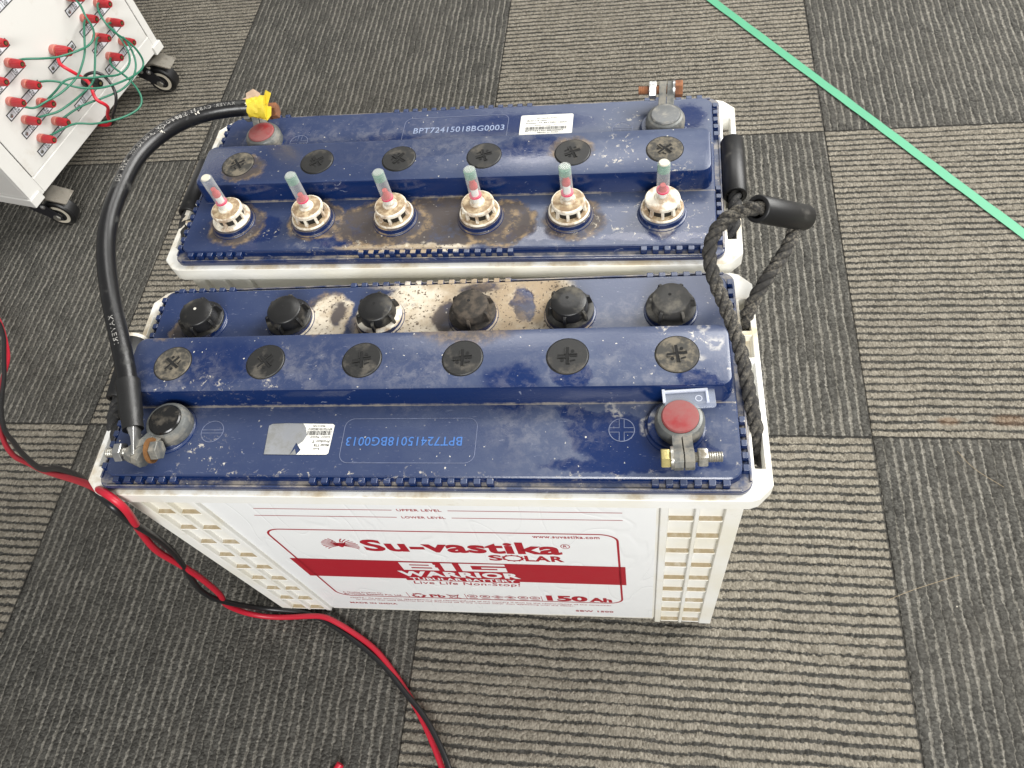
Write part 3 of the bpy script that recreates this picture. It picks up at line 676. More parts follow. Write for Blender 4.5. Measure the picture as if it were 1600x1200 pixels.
def front_label(parent):
    y0 = -89.5 + 3.4
    o = MB(); o.rrect(-176, 177, -.15, .15, .1, [(0, 0), (.1, 0)]) if False else None
    pl0 = lambda x, z: (x * K, (y0 - .25) * K, z * K); pl1 = lambda x, z: (x * K, (y0 - .45) * K, z * K); pl2 = lambda x, z: (x * K, (y0 - .65) * K, z * K)
    o.add([pl0(*p) for p in rr_pts(-176, 174, 7, 327, 4)] , [tuple(range(36))]) if False else None
    nx, nz = 40, 30; vs = []; fs = []
    for j in range(nz + 1):
        for i in range(nx + 1): vs.append(pl0(-176.5 + 352 * i / nx, 7 + 320 * j / nz))
    for j in range(nz):
        for i in range(nx): a = j * (nx + 1) + i; fs.append((a, a + 1, a + nx + 2, a + nx + 1))
    o.add(vs, fs); lab = o.build('front_label', 'label', parent)
    p = MB()
    # level lines
    for z, a, b, s in ((303.5, -137, 151, 'UPPER LEVEL'), (288.5, -143, 151, 'LOWER LEVEL')):
        stroke(p, [(a, z), (-24, z)], .9, pl1); stroke(p, [(20, z), (b, z)], .9, pl1); text(p, s, -20, 15, z - 2, z + 2.4, pl1, .015, 1.1)
    # frame
    fr = rr_pts(-150, 146, 58, 257, 15)
    stroke(p, fr, 1.9, pl1, closed=True)
    p.build('frame_line', 'print_red', lab, smooth=0)
    b = MB(); flat_poly(b, [(-157, 126), (151, 122), (151, 176), (-157, 180)], pl1); flat_poly(b, [(-60, 119.5), (51, 118.5), (51, 124), (-60, 125)], lambda x, z: (x * K, (y0 - .42) * K, z * K))
    b.build('red_band', 'print_red', lab, smooth=0)
    q = MB()
    # BIG in heavy squared letters
    def rects(L, x, w, z0=153.5, z1=175.5):
        for (a, b_, c, d) in L: flat_poly(q, [(x + a * w, z0 + c * (z1 - z0)), (x + b_ * w, z0 + c * (z1 - z0)), (x + b_ * w, z0 + d * (z1 - z0)), (x + a * w, z0 + d * (z1 - z0))], pl2)
    rects([(0, .26, 0, 1), (.26, 1, 0, .24), (.26, .93, .76, 1), (.26, .95, .40, .62), (.80, .97, .62, .76), (.84, 1, .24, .40)], -54, 34)
    rects([(0, 1, 0, 1)], -15, 11)
    rects([(0, .24, 0, 1), (.24, 1, .76, 1), (.24, 1, 0, .24), (.80, 1, .24, .56), (.46, .80, .40, .56)], 2, 42)
    q1 = MB(); text(q1, 'WARRIOR', -62, 54, 133.5, 150, pl2, .045, 1.1); q1.build('white_lettering', 'print_white', lab, smooth=0); q1 = MB(); text(q1, 'TUBULAR BATTERY', -55, 48, 121.5, 130, pl2, .03, 1.12); q1.build('white_lettering', 'print_white', lab, smooth=0)
    q.build('white_lettering', 'print_white', lab, smooth=0)
    r = MB()
    def line_of(*a, **k): q_ = MB(); text(q_, *a, **k); q_.build('lettering', 'print_red', lab, smooth=0)
    line_of('Su-vastika', -74, 99, 205, 235, pl1, .036, 1.04)
    line_of('R', 101.2, 104.4, 224, 230, pl1, .01); stroke(r, [(102.8 + 3.6 * math.cos(a * .3), 227 + 5.2 * math.sin(a * .3)) for a in range(21)], .7, pl1, closed=True); r.build('ring_mark', 'print_red', lab, smooth=0); r = MB()
    line_of('S', 33, 45, 186, 201, pl1, .035); line_of('LAR', 65, 99, 186, 201, pl1, .035, 1.1)
    stroke(r, [(54.5 + 8.2 * math.cos(a), 193.5 + 7 * math.sin(a)) for a in [k * math.pi / 16 for k in range(32)]], 2.2, pl1, closed=True)
    for k in range(12):
        a = k * math.pi / 6; flat_poly(r, [(54.5 + 8.6 * math.cos(a - .09), 193.5 + 7.4 * math.sin(a - .09)), (54.5 + 10.6 * math.cos(a - .07), 193.5 + 9.2 * math.sin(a - .07)), (54.5 + 10.6 * math.cos(a + .07), 193.5 + 9.2 * math.sin(a + .07)), (54.5 + 8.6 * math.cos(a + .09), 193.5 + 7.4 * math.sin(a + .09))], pl1)
    line_of('www.suvastika.com', 78, 132, 246.5, 253, pl1, .02, 1.1)
    line_of('Live Life Non-Stop!', -56, 49, 105, 117, pl1, .004, 1.05, shear=.12)
    line_of('A Quality Product by:', -143, -100, 68, 72, pl1, .012); line_of('Su-vastika Systems Pvt. Ltd.', -143, -80, 61, 66.5, pl1, .018)
    line_of('Pb', -50, -34, 60.5, 71, pl1, .03)
    line_of('150', 71, 112, 60.5, 80, pl1, .05, 1.0); line_of('Ah', 113.5, 136, 61, 76, pl1, .05); line_of('@C10 27C', 116, 135, 57.5, 60, pl1, .01)
    line_of('NOTE.: As per batteries (Management and Handling)Rules of the country it shall be the responsibility of the consumer', -141, 135, 46.8, 51.2, pl1, .004)
    line_of('to ensure that used batteries are not disposed off in any manner other than depositing with the dealer.', -137, 97, 40.6, 45, pl1, .004)
    line_of('MADE IN INDIA', -148, -95, 27, 32, pl1, .03, 1.1); line_of('SBW 1500', 97, 136, 22, 28, pl1, .03, 1.1)
    for x in (-73, -12, 66): dv = MB(); stroke(dv, [(x, 58.5), (x, 76)], .6, pl1); dv.build('divider_line', 'print_red', lab, smooth=0)
    r.build('gear_mark', 'print_red', lab, smooth=0)
    # emblem: curved rays fanning from a pointed heart
    e = MB(); cx, cz = -94, 219
    for side in (-1, 1):
        for k in range(9):
            a = math.radians(-32 + 12.5 * k); L = 14.5 ; N = 8
            pts = []
            for i in range(N):
                f = i / (N - 1); rr = 2.5 + L * f; aa = a + .10 * math.sin(f * 3)
                pts.append((cx + side * rr * math.cos(aa) * .98, cz + rr * math.sin(aa) * 1.05))
            stroke(e, pts, [.7 + .9 * (i / N) ** 2 for i in range(N)], pl1)
        flat_poly(e, circ(cx + side * 3.6, cz + 10.5, .9, 10), pl1)
    flat_poly(e, [(cx - 7, cz + 7), (cx - 2, cz + 5), (cx, cz + 6.5), (cx + 2, cz + 5), (cx + 7, cz + 7), (cx + 4, cz + 1), (cx + 1, cz - 5), (cx - 1, cz - 5), (cx - 4, cz + 1)], pl1)
    e.build('emblem', 'print_red', lab, smooth=0)
    # small symbols row
    def fin(g_): g_.build('warning_symbol', 'print_red', lab, smooth=0); return MB()
    g = MB()
    for k in range(3):
        a = math.radians(90 + 120 * k); c = (-62, 66)
        pts = [(c[0] + 6 * math.cos(a + d), c[1] + 6 * math.sin(a + d)) for d in (-.75, -.35, .05, .45)]
        stroke(g, pts, 3, pl1); d = a + .8
        flat_poly(g, [(c[0] + 3 * math.cos(d - .2), c[1] + 3 * math.sin(d - .2)), (c[0] + 9 * math.cos(d - .25), c[1] + 9 * math.sin(d - .25)), (c[0] + 6 * math.cos(d + .35), c[1] + 6 * math.sin(d + .35))], pl1)
    g = fin(g)
    stroke(g, [(-31, 70), (-19, 70)], 1.2, pl1); stroke(g, [(-29.5, 70), (-27.5, 60.5), (-22, 60.5), (-20.5, 70)], 1, pl1); stroke(g, [(-31.5, 73), (-18.5, 59)], .8, pl1); stroke(g, [(-31.5, 59), (-18.5, 73)], .8, pl1)
    g = fin(g)
    for k, x in enumerate((-5, 8, 21, 34, 47, 59)):
        if k in (2, 3):
            stroke(g, [(x - 6, 69), (x, 74), (x + 6, 69), (x, 64)], 1, pl1, closed=True); flat_poly(g, [(x - 3, 68.5), (x, 71), (x + 3, 68.5), (x, 66.5)], pl1)
        else:
            stroke(g, [(x + 5 * math.cos(a * .5), 69 + 4.6 * math.sin(a * .5)) for a in range(13)], 1.0, pl1, closed=True)
            flat_poly(g, [(x - 2.6, 67.5), (x + 2.8, 67.8), (x + 1.5, 70.6), (x - 2, 70.2)], pl1)
        stroke(g, [(x - 4.5, 61), (x + 4.5, 61)], .9, pl1); g = fin(g)
    return lab

VC = 91.5
def battery(name, ox, oy, rot, lidm, serial, ink):
    """ox, oy = world mm of the middle of the battery"""
    r = empty(name, (ox * K, oy * K, 0), rot); case(r); l = lid(r, lidm)
    lid_marks(l, serial, ink); return r, l

def mid(b): # front edge reference -> middle
    return (b[0] + .0915 * -math.sin(b[2]), b[1] + .0915 * math.cos(b[2]))
A = (.5774, -.2286, .0223); B = (.5684, -.0219, -.0110)
ma, mbx = mid(A), mid(B)

# --- front battery
fb, fl = battery('battery', ma[0] / K, ma[1] / K, A[2], 'lid_front', 'BPT72415018BG0013', 'ink_blue')
tag(fb, 'nearer white battery with six black screw caps and a red printed front label', 'battery', 'tall white batteries with blue lids')
front_label(fb)
angs = [.9, .8, .15, .05, 0, .1]
for k in range(6): vent_plug(-189.5 + 76 * k, angs[k], fb, ['plug_dirty', 'plug', 'plug', 'plug', 'plug', 'plug_dirty'][k])
cm = ['black_plastic', 'black_plastic', 'black_plastic', 'black_caked', 'black_plastic', 'black_dusty']
fm = [None, None, 'ind_plastic', None, 'black_dusty', None]
for k in range(6): screw_cap(-188 + 75.3 * k, [.5, .45, .5, .5, .35, 0][k], fb, cm[k], fm[k], 'fluff' if k == 0 else 'black_hole')
tm = terminal(-184, fb, 'black_cap', -112, tall=0)
bolt_set(tm, (-11, -26, H + 28), (-1, -.06, 0), (-16, -10), (12, 18), 26, 'lead', 'lead_shiny', 'steel', 'orange_rust', 7.4, 9.4)
tp = terminal(191, fb, 'red_cap', -88)
bolt_set(tp, (.6, -30.5, H + 28), (1, .03, 0), (-14, -8), (9.5, 15.5), 25, 'brass', 'steel', 'steel', 'steel', 6.6)
sticker(fl, True, 'BPT72415018BG0013')
def to_local(b, P):
    x, y, z = P; dx, dy = x - b[0] / K, y - b[1] / K; cs, sn = math.cos(b[2]), math.sin(b[2])
    return (dx * cs + dy * sn, -dx * sn + dy * cs - 91.5, z)
rp = [(823, -186, 322), (823, -181, 335), (819, -170, 352), (814, -146, 365), (809, -121, 375), (800, -95, 385), (791, -74, 395), (789, -56, 405), (797, -43, 415), (809, -38, 420), (821, -40, 425), (837, -28, 405), (853, -15, 385), (851, -29, 381), (845, -41, 377), (831, -61, 370), (820, -77, 355), (819, -83, 335), (819, -83, 322)]
rope_handle(fb, [to_local(A, p) for p in rp], 5.1, to_local(A, (820, -40.5, 425)), to_local(A, (861, -12, 383)), 9.7)
lp = [(-244, -52, 320), (-244.5, -48, 340), (-248, -34, 349), (-251, -14, 349), (-252, 26, 352), (-246, 44, 345), (-244, 48, 322)]
rope_handle(fb, lp, 5.6, (-251, -13, 349), (-251, 41, 354), 10.2, 'rope_dark', pvc=True, pvc_at=1)

# --- rear battery, turned half round
rb, rl = battery('battery', mbx[0] / K, mbx[1] / K, B[2] + math.pi, 'lid_rear', 'BPT72415018BG0003', 'ink_pale')
tag(rb, 'farther white battery with six clear-tubed float indicators on its blue lid', 'battery', 'tall white batteries with blue lids')
ang2 = [2.3, .4, .3, .9, 2.2, 2.2]
for k in range(6): vent_plug(-189.5 + 76 * k, ang2[k], rb, 'plug_dirty' if k in (0, 5) else 'plug')
spec = [(6, True, True, True), (18, True, False, False), (17, True, False, False), (9, True, False, False), (7, True, False, False), (16, False, True, False)]
for k, (h, g, d, wt) in enumerate(spec): float_indicator(-188 + 75.3 * k, rb, h, g, d, ((k - 2.5) * .004, .0), wt, k)
tn = terminal(-190, rb, 'grey_cap', -92)
bolt_set(tn, (-.6, -30.5, H + 29), (1, .0, 0), (-14, -7.5), (8.5, 15), 24, 'rust', 'lead_shiny', 'rust', 'lead_shiny', 7.2)
tq = terminal(183, rb, 'red_cap', -68)
bolt_set(tq, (8, -26, H + 29), (1, .1, 0), (-18, -11), (9, 15), 19, 'rust', 'lead', 'steel', 'rust', 7.4)
sticker(rl, False, 'BPT72415018BG0003')
# its rope handles: right side of the picture is the battery's -u end
rr = [(-243, -40, 322), (-243.5, -37, 342), (-248, -20, 352), (-252, 4, 354), (-252, 60, 352), (-249, 74, 352), (-245, 82, 347), (-243.5, 66, 338), (-243, 60, 322)]
rr = [(-243, -44, 322), (-243.5, -42, 342), (-245, -38, 351), (-247, -24, 355), (-247, 30, 355), (-245, 56, 351), (-244, 62, 340), (-243, 62, 322)]
rope_handle(rb, rr, 5.4, (-247, -35, 355), (-247, 28, 355), 9.6, 'rope_dark', inner='pvc')
ll = [(244, 66, 320), (244.5, 60, 340), (249, 44, 346), (252, 24, 344), (252, -30, 344), (246, -44, 340), (244, -46, 322)]
rope_handle(rb, ll, 5.4, (252, 24, 344), (252, -40, 345), 9.6, 'rope_dark')

# ------------------------------------------------------------------ cable joining the two batteries
bc = empty('battery_cable', (.374, -.199, 0)); O = Vector((.374, -.199, 0))
tag(bc, 'thick black cable arching between the two batteries, wrapped in yellow tape at one end', 'cable')
cp = [(374, -199, 383), (370, -189, 385), (361, -164, 390), (350, -137, 397), (333, -101, 405), (318, -66, 410), (309, -38, 413), (305, -14, 415), (303, 13, 415), (304, 46, 415), (311, 73, 413), (327, 98, 410), (349, 116, 405), (373, 126, 400), (382, 128, 398)]
cp = smooth_pts(resample(spline([Vector(p) * K - O for p in cp], 8), .004), 6)
mb = MB(); mb.tube(cp, 7.3 * K, 28); cable = mb.build('cable_jacket', 'cable_black', bc, smooth=60)
i0 = 11
mb = MB(); mb.tube(cp[:i0], [8.3 * K + (.5 * K if i > i0 - 3 else 0) - (.9 * K if i < 3 else 0) for i in range(i0)], 24); mb.build('heat_shrink_sleeve', 'sleeve', bc, smooth=50)
# lug from the sleeve to the near bolt
def strap(mb, P, w, th, m=0):
    P = [Vector(p) * K - O for p in P]; rings = []
    for i, p in enumerate(P):
        d = (P[min(i + 1, len(P) - 1)] - P[max(i - 1, 0)]).normalized(); s = Vector((.06, .05, 1)).normalized(); s = (s - d * s.dot(d)).normalized(); n = d.cross(s)
        ww = w[i] * K / 2; hh = th[i] * K / 2
        rings.append([p + s * (ww * a) + n * (hh * b_) for a, b_ in ((1, .6), (.6, 1), (-.6, 1), (-1, .6), (-1, -.6), (-.6, -1), (.6, -1), (1, -.6))])
    mb.loft(rings, m)
mb = MB(); strap(mb, [(370, -186, 385), (374, -198, 383), (377, -205, 381), (380, -213, 379), (381.5, -219, 378)], [9, 12, 13, 15, 14], [9, 8, 4, 2.6, 2.6]); mb.build('cable_lug', 'lead_shiny', bc, bevel=.3)
# yellow tape wrap, loose ends
mb = MB(); a, b_ = Vector((380, 128, 398)) * K - O, Vector((396, 131, 395)) * K - O
pts = [a + (b_ - a) * (i / 8) for i in range(9)]
n = 26; ax = (b_ - a).normalized(); u_ = ax.orthogonal().normalized(); w_ = ax.cross(u_); random.seed(11)
rings = [[p + (u_ * math.cos(2 * math.pi * k / n) + w_ * math.sin(2 * math.pi * k / n)) * (7.8 + i * .38 + random.uniform(-.7, .7)) * K for k in range(n)] for i, p in enumerate(pts)]
mb.loft(rings); mb.build('yellow_tape', 'tape_yellow', bc, smooth=25)
mb = MB()
def rag(mb, c, pts, th=.5):
    c = Vector(c) * K - O; mb.loft([[c + Vector(p) * K + Vector((0, 0, t_ * K)) for p in pts] for t_ in (0, th)])
rag(mb, (396, 121, 392), [(-7, 2, -2), (1, 0, -4), (6, 2, 0), (6, 9, 4), (-2, 9, 5)]); rag(mb, (397, 138, 396), [(-4, -5, 0), (2, -6, 2), (5, 2, 7), (0, 4, 9), (-3, 0, 4)])
mb.build('tape_tail', 'tape_yellow', bc)
mb = MB(); rag(mb, (385, 138, 400), [(-7, -3, 0), (5, -4, 1), (7, 1, 4), (0, 5, 6), (-8, 3, 3)], .8); rag(mb, (377, 134, 400), [(-4, -2, 0), (5, -2, 0), (4, 4, 2), (-3, 3, 1)]); mb.build('grubby_tape_end', 'tape_brown', bc)
# print along the jacket
mb = MB()
T = [(cp[min(i + 1, len(cp) - 1)] - cp[max(i - 1, 0)]).normalized() for i in range(len(cp))]
camp = Vector(cam.location) - O
def on_cable(s, off, flip=1):
    f = s / .004; i = int(f); i = max(0, min(i, len(cp) - 2)); p = cp[i].lerp(cp[i + 1], f - i); d = T[i].lerp(T[i + 1], f - i).normalized()
    upv = Vector((.3, -.35, 1)); nrm = (upv - d * upv.dot(d)).normalized(); side = nrm.cross(d)
    a = off / .0073; return p + (nrm * math.cos(a) + side * math.sin(a)) * .00738
def cable_text(s0, txt, h=.0042, adv=.0034):
    L = len(txt) * adv
    def pl(x, y): return on_cable(s0 - x, y - .001)
    text(mb, txt, 0, L, 0, h, lambda x, y: pl(x, y), .0, 1.2)
Ltot = (len(cp) - 1) * .004
cable_text(.094, 'KAVERI', .0036, .0042)
cable_text(.33, 'IS:694 - CM/L', .0042, .0030)
cable_text(Ltot - .012, 'KAVERI CABLES 1100 VOLTS  16.00 SQ.MM  IS:694  QQ', .0042, .0029)
mb.build('cable_print', 'cable_print', bc, smooth=0)
# scraped patches on the jacket
mb = MB(); random.seed(5)
for s, o_ in ((.335, .0), (.385, .001), (.392, -.003), (.30, -.004), (.25, .003)):
    for k in range(5):
        a = s + random.uniform(-.004, .004); b0 = o_ + random.uniform(-.003, .003)
        stroke(mb, [(a, b0), (a + random.uniform(-.001, .001), b0 + random.uniform(.001, .003))], random.uniform(.0004, .0011), lambda x, y: on_cable(x, y))
mb.build('scuff', 'fluff', bc, smooth=0)

# clear plastic clip lying beside the red terminal
cl = empty('plastic_clip', (.7738, -.165, .3625), math.radians(5)); tag(cl, 'small clear plastic clip lying behind the red terminal on the nearer battery', 'plastic clip')
mb = MB(); mb.rrect(-17, 17, -8, 8, 2, [(13.4, .2), (14, 0), (15, 0), (15.3, .4)]); o1 = mb.build('clip_plate', 'clear_lid', cl)
mb = MB()
for x0, x1, y0, y1 in ((-18, -16, -3, 7), (-16, 12.5, 4.2, 6), (10.8, 12.5, -5, 4.2)): mb.box(x0, x1, y0, y1, 15.1, 17)
mb.build('clip_rim', 'clear_edge', cl, bevel=.3)
mb = MB(); stroke(mb, circ(6, -1, 2.1, 20), .6, lambda x, y: (x * K, y * K, 15.5 * K), closed=True); mb.build('clip_mark', 'clear_edge', cl, smooth=0)

# ------------------------------------------------------------------ two-core flex on the carpet
red = [(-349, 300, 4), (-264, 218, 8), (-196, 155, 20), (-161, 112, 25), (-142, 85, 30), (-126, 55, 40), (-91, 3, 60), (-24, -66, 100), (32, -106, 130), (94, -133, 165), (149, -156, 200), (277, -207, 300), (339, -234, 350), (358, -243, 352), (357, -245, 335), (349, -246, 310), (337, -243, 285), (325, -244, 240), (319, -241, 190), (316, -240, 145), (311, -242, 90), (300, -243, 55), (311, -243, 18), (341, -242, 6), (390, -239, 11), (406, -243, 12), (429, -253, 6), (459, -270, 4), (486, -295, 4), (507, -318, 4), (526, -343, 4), (547, -377, 4), (562, -410, 4), (577, -450, 4)]
blk = [(-317, 260, 4), (-236, 190, 12), (-174, 132, 28), (-136, 79, 42), (-111, 44, 52), (-86, 8, 66), (-55, -28, 85), (-18, -63, 105), (27, -91, 130), (73, -118, 160), (145, -155, 205), (196, -170, 240), (240, -187, 270), (280, -206, 300), (324, -230, 335), (349, -244, 343), (347, -246, 315), (349, -246, 305), (336, -240, 255), (327, -239, 215), (318, -241, 180), (311, -242, 155), (301, -244, 115), (302, -245, 90), (308, -244, 70), (321, -236, 18), (363, -234, 4), (383, -238, 4), (409, -249, 4), (439, -265, 4), (471, -286, 4), (498, -310, 9), (527, -336, 11), (555, -375, 11), (566, -403, 10), (586, -450, 5)]
def wire(P): return smooth_pts(resample(spline([Vector(p) * K for p in P], 8), .005), 4)
mb = MB(); mb.tube(wire(red), 3.0 * K, 16); tag(mb.build('floor_wire', 'wire_red', smooth=60), 'red insulated wire winding over the carpet in front of the batteries', 'wire', 'pair of wires on the carpet')
mb = MB(); mb.tube(wire(blk), 2.9 * K, 16); tag(mb.build('floor_wire', 'wire_black', smooth=60), 'black insulated wire twisted with the red one along the carpet', 'wire', 'pair of wires on the carpet')
mb = MB(); mb.tube([Vector(p) * K for p in ((443, -383, 6), (438, -392, 5), (430, -407, 4.5), (418, -430, 4.5))], 4.0 * K, 16)
tag(mb.build('wire_end', 'wire_red', smooth=50), 'short cut end of red wire at the bottom edge of the photo', 'wire end')

# green tape on the carpet
mb = MB(); a, b_ = Vector((850, 831)), Vector((1222, 294)); d = (b_ - a).normalized(); nn = Vector((-d.y, d.x)); a -= d * 500; b_ += d * 700
N = 90; L = []; R = []
for i in range(N + 1):
    p = a.lerp(b_, i / N); w = 6.7 + .2 * math.sin(i * 1.3); z = 2.2 + .25 * math.sin(i * 2.1)
    L.append(((p.x + nn.x * w) * K, (p.y + nn.y * w) * K, z * K)); R.append(((p.x - nn.x * w) * K, (p.y - nn.y * w) * K, (z + .1) * K))
vs = L + R; vs += [(x, y, z - .0006) for x, y, z in vs]; n2 = N + 1
fs = [(i, i + 1, n2 + i + 1, n2 + i) for i in range(N)] + [(2 * n2 + i, 3 * n2 + i, 3 * n2 + i + 1, 2 * n2 + i + 1) for i in range(N)] + [(i, 2 * n2 + i, 2 * n2 + i + 1, i + 1) for i in range(N)] + [(n2 + i, n2 + i + 1, 3 * n2 + i + 1, 3 * n2 + i) for i in range(N)]
mb.add(vs, fs); tag(mb.build('floor_tape', 'tape_green'), 'bright green tape strip stuck diagonally across the carpet', 'tape')

# stray straws
for k, (P, lab) in enumerate((([(989, -188, 3), (1014, -177, 5), (1037, -168, 4), (1063, -158, 3)], 'longer straw lying across the seam between tan and dark tiles, lower right'), ([(1086, -17, 3), (1099, -39, 5), (1125, -59, 3)], 'shorter pale straw on the dark tile near the right edge'))):
    mb = MB(); mb.tube(spline([Vector(p) * K for p in P], 6), .22 * K, 6); tag(mb.build('straw', 'hair'), lab, 'straw', 'stray straws on the carpet')

# ------------------------------------------------------------------ cabinet on casters, top left
cart = empty('equipment_cabinet', (-.181, .337, 0), math.radians(77.1686)); ZB = 75
tag(cart, 'white metal cabinet on casters with red binding posts at the top left', 'cabinet')
# local x runs along the front face, local -y points out of it
mb = MB()
mb.box(0, 378, 3, 300, ZB + 12, 640); mb.box(12, 366, -1.5, 3.2, ZB + 2, ZB + 30)       # carcass, lower rail
mb.box(0, 27, -3, 3.2, ZB, 640); mb.box(364, 378, -3, 3.2, ZB, 640); mb.box(27, 364, -3, 3.2, ZB, ZB + 28)
mb.box(-3, 20, -6, 299, ZB - 4, ZB + 11); mb.box(358, 381, -6, 299, ZB - 4, ZB + 11)
mb.box(-4, -.2, 40, 300, ZB + 34, 600)
mb.build('cabinet_body', 'cart_white', cart, bevel=1.2)
mb = MB(); mb.box(27, 364, -1, 3.1, ZB + 28, 640); mb.build('shadow_gap', 'dark_gap', cart, smooth=0)
mb = MB(); mb.box(28.6, 362.4, -2.6, -.5, ZB + 29.8, ZB + 222); mb.box(28.6, 362.4, -2.6, -.5, ZB + 224, 640); mb.build('front_panel', 'cart_white', cart, bevel=.6)
def pface(x, z): return (x * K, -2.85 * K, (ZB + z) * K)
def pface2(x, z): return (x * K, -3.0 * K, (ZB + z) * K)
def pface3(x, z): return (x * K, -3.15 * K, (ZB + z) * K)
def strip(u0, u1, z1, txt=('0.2', 'KW')):
    z0 = z1 - 12; o = MB(); flat_poly(o, [(u0, z0), (u1, z0), (u1, z1), (u0, z1)], pface); s = o.build('rating_strip', 'ink_black', cart, smooth=0)
    g = MB(); flat_poly(g, [(u0 + 1.6, z0 + 1.6), (u1 - 1.6, z0 + 1.6), (u1 - 1.6, z1 - 1.6), (u0 + 1.6, z1 - 1.6)], pface2); g.build('strip_face', 'strip_grey', s, smooth=0)
    for f in (.0, .62):
        a = u0 + 12 + (u1 - u0 - 36) * f * 1.4
        p = MB(); text(p, txt[0], a + 5, a + 12.5, z0 + 6.2, z0 + 10.6, pface3, .03); text(p, txt[1], a + 5, a + 12.5, z0 + 1.6, z0 + 5.6, pface3, .03)
        stroke(p, [(a + 2, z0 + 1.5), (a + 2, z1 - 1.5)], .5, pface3); p.build('strip_print', 'ink_black', s, smooth=0)
    for x in (u0 + 6, u1 - 6):
        c = MB(); q = Matrix.Translation((x * K, -2.9 * K, (ZB + z1 - 6) * K)) @ Matrix.Rotation(math.radians(90), 4, 'X')
        c.lathe(0, 0, [(3, 0), (2.8, .8), (1.6, 1.3)], 16, 0, q); c.build('screw', 'lead_shiny', s)
def post(x, z, mt='post_red', s=1.0, black=False, lab=None):
    q = Matrix.Translation((x * K, -2.7 * K, (ZB + z) * K)) @ Matrix.Rotation(math.radians(90), 4, 'X') @ Matrix.Scale(s, 4)
    m = MB(); m.lathe(0, 0, [(6.6, 0), (6.8, 1), (6.8, 6.5), (6.2, 7.2)], 28, 1, q)
    m.lathe(0, 0, [(5.0, 7), (5.0, 9)], 20, 2, q)
    pr = [(6.4, 9), (6.6, 10), (6.3, 20), (5.4, 26), (5.1, 27)]
    rings = [[(r * (1.0 if k % 2 else .93) * math.cos(2 * math.pi * k / 36) * K, r * (1.0 if k % 2 else .93) * math.sin(2 * math.pi * k / 36) * K, zz * K) for k in range(36)] for r, zz in pr]
    m.loft(rings, 0, mat=q)
    o = m.build('binding_post', [mt, 'black_plastic' if black else 'post_pale', 'gold'], cart, smooth=30)
    h = MB(); h.lathe(0, 0, [(3.2, 26.8), (3.2, 27.25)], 16, 0, q); h.lathe(0, 0, [(2.1, 27.2), (2.1, 27.5)], 12, 1, q); h.build('socket', ['black_hole', 'gold'], o)
rows = [163, 127, 94, 59, 197]
for z in rows:
    strip(62, 140, z - 9); strip(251, 330, z - 9)
    for u in (81, 119): post(u, z)
    for u in (272, 310):
        if (u, z) != (999, 0): post(u, z)
strip(167, 231, 118, ('1.2', 'KW')); post(193, 129, s=1.2); strip(163, 231, 51, ('3.2', 'KW')); post(206, 62, 'black_plastic', 1.15, True)
strip(155, 225, 225, ('1.2', 'KW')); strip(72, 140, 240, ('1.2', 'KW'))

def caster(x, y, swivel):
    e = empty('caster'); e.parent = cart; e.location = (x * K, y * K, 0); e.rotation_euler = (0, 0, math.radians(swivel))
    # local x = rolling direction, wheel offset along +x
    m = MB(); m.box(-24, 24, -20, 20, 68, 71); m.lathe(0, 0, [(17, 60), (19, 62), (19, 68)], 28); m.build('mount_plate', 'caster_dark', e, bevel=.5)
    m = MB()
    for sy in (-1, 1):
        m.loft([[(px * K, w * K, pz * K) for px, pz in ((-16, 62), (14, 62), (32, 30), (31, 19), (22, 17), (-8, 40))] for w in (sy * 14.5, sy * 16.5)])
    m.box(-16, 14, -15, 15, 59, 62); m.build('fork', 'caster_dark', e, bevel=.6)
    q = Matrix.Translation((.024, 0, .025)) @ Matrix.Rotation(math.radians(90), 4, 'X')
    w = MB(); w.lathe(0, 0, [(17.5, -10.5), (23, -10.5), (25, -8), (25, 8), (23, 10.5), (17.5, 10.5)], 40, 0, q); tyre = w.build('wheel', 'rubber', e)
    w = MB(); w.lathe(0, 0, [(12, -11), (17.6, -11.2), (17.6, 11.2), (12, 11)], 36, 0, q); w.build('rim', 'wheel_rim', tyre)
    w = MB(); w.lathe(0, 0, [(12.4, -11.4), (12.4, 11.4)], 30, 1, q); w.lathe(0, 0, [(6, -18.5), (6, 18.5)], 6, 0, q); w.build('hub', ['steel', 'black_hole'], tyre)
    m = MB(); m.loft([[(px * K, w_ * K, pz * K) for px, pz in ((4, 58), (30, 62), (58, 52), (60, 54), (31, 66), (4, 63))] for w_ in (-15, 15)]); m.build('brake_pedal', 'caster_metal', e, bevel=.8)
    for px, pz in ((2, 52), (16, 50)):
        for sy in (-1, 1):
            m = MB(); m.lathe(0, 0, [(4, 0), (4, 2), (2, 3.4)], 16, 0, Matrix.Translation((px * K, sy * .0165, pz * K)) @ Matrix.Rotation(math.radians(-90 * sy), 4, 'X')); m.build('rivet', 'lead_shiny', e)
caster(30, 33, -80); caster(352, 33, -80)
caster(30, 270, 100); caster(352, 270, 100)

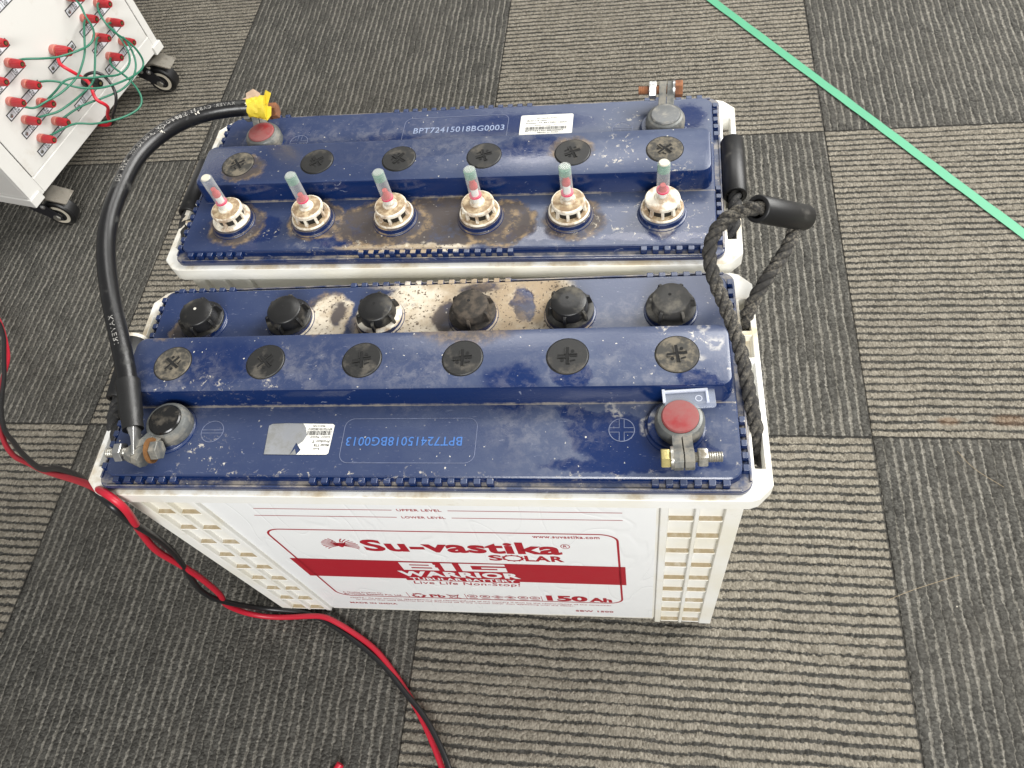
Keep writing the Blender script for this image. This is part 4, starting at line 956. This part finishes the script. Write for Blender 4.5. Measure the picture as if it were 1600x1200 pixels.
# wires plugged into the posts: (along, out, up) in the panel's frame
def panel_wire(name, pts, r, m, label, cat, group):
    R = Matrix.Translation((-.181, .337, ZB * K)) @ Matrix.Rotation(math.radians(77.1686), 4, 'Z')
    P = spline([R @ Vector((x * K, -o_ * K, z * K)) for x, o_, z in pts], 8); P = smooth_pts(resample(P, .004), 3)
    mb = MB(); mb.tube(P, r * K, 10, ); tag(mb.build(name, m, smooth=60), label, cat, group)
G = 'green jumper wires on the cabinet'
panel_wire('jumper_wire', [(119, 11, 163), (129, 20, 163), (146, 30, 152), (170, 35, 137), (197, 45, 128), (223, 45, 120), (240, 45, 124), (246, 45, 136), (249, 40, 149), (257, 35, 159), (272, 12, 163)], 1.6, 'wire_green', 'green wire from the leftmost fully visible post curling up past the top post', 'wire', G)
panel_wire('jumper_wire', [(272, 11, 127), (261, 15, 130), (233, 30, 123), (212, 35, 110), (185, 40, 103), (166, 45, 103), (134, 40, 103), (106, 35, 109), (87, 28, 112), (81, 11, 127)], 1.6, 'wire_green', 'green wire crossing the panel below the large red post, hanging nearly straight down', 'wire', G)
panel_wire('jumper_wire', [(310, 11, 127), (298, 18, 134), (274, 40, 133), (269, 50, 112), (280, 55, 85), (282, 60, 66), (279, 60, 45), (254, 65, 47), (218, 65, 59), (186, 60, 73), (165, 55, 88), (155, 45, 98), (145, 35, 114), (132, 26, 124), (119, 11, 127)], 1.6, 'wire_green', 'longest upper green loop bulging past the right edge of the cabinet', 'wire', G)
panel_wire('jumper_wire', [(310, 11, 94), (291, 20, 104), (281, 40, 100), (275, 50, 82), (266, 55, 66), (252, 55, 59), (228, 55, 63), (201, 55, 81), (184, 50, 91), (169, 45, 103), (151, 40, 111), (137, 30, 104), (119, 11, 94)], 1.6, 'wire_green', 'middle green loop nested inside the one that bulges past the cabinet edge', 'wire', G)
panel_wire('jumper_wire', [(272, 11, 94), (255, 25, 105), (232, 35, 101), (207, 40, 86), (188, 45, 80), (162, 45, 81), (139, 35, 79), (116, 30, 82), (100, 25, 89), (81, 11, 94)], 1.6, 'wire_green', 'green wire running straight across the panel to the lower left posts', 'wire', G)
panel_wire('jumper_wire', [(272, 11, 59), (258, 17, 63), (247, 30, 60), (243, 45, 53), (238, 60, 43), (228, 75, 31), (218, 80, 22), (202, 80, 20), (178, 75, 26), (155, 65, 35), (139, 50, 42), (124, 40, 55), (113, 30, 57), (99, 20, 57), (81, 11, 59)], 1.6, 'wire_green', 'lowest green wire drooping well below the cabinet over the carpet', 'wire', G)
panel_wire('jumper_wire', [(310, 11, 59), (300, 25, 76), (286, 45, 76), (274, 55, 60), (259, 60, 50), (236, 65, 48), (214, 60, 47), (188, 50, 53), (158, 40, 63), (142, 30, 64), (119, 11, 59)], 1.6, 'wire_green', 'green wire sweeping along the lower edge of the panel below the black post', 'wire', G)
panel_wire('supply_lead', [(190, 12, 128), (176, 20, 120), (173, 30, 116), (182, 35, 94), (186, 40, 80), (176, 45, 69), (170, 50, 61), (174, 55, 52), (180, 50, 39), (184, 30, 18), (188, 12, -8), (192, -50, -16)], 2.6, 'wire_red_small', 'red lead hanging from the large red post and looping under the cabinet', 'wire', 'supply leads of the cabinet')
panel_wire('supply_lead', [(206, 12, 62), (196, 24, 82), (206, 42, 84), (210, 50, 68), (200, 60, 51), (190, 55, 35), (186, 38, 16), (192, 14, -10), (196, -50, -18)], 2.4, 'wire_black', 'black lead from the black post dropping behind the lower edge', 'wire', 'supply leads of the cabinet')
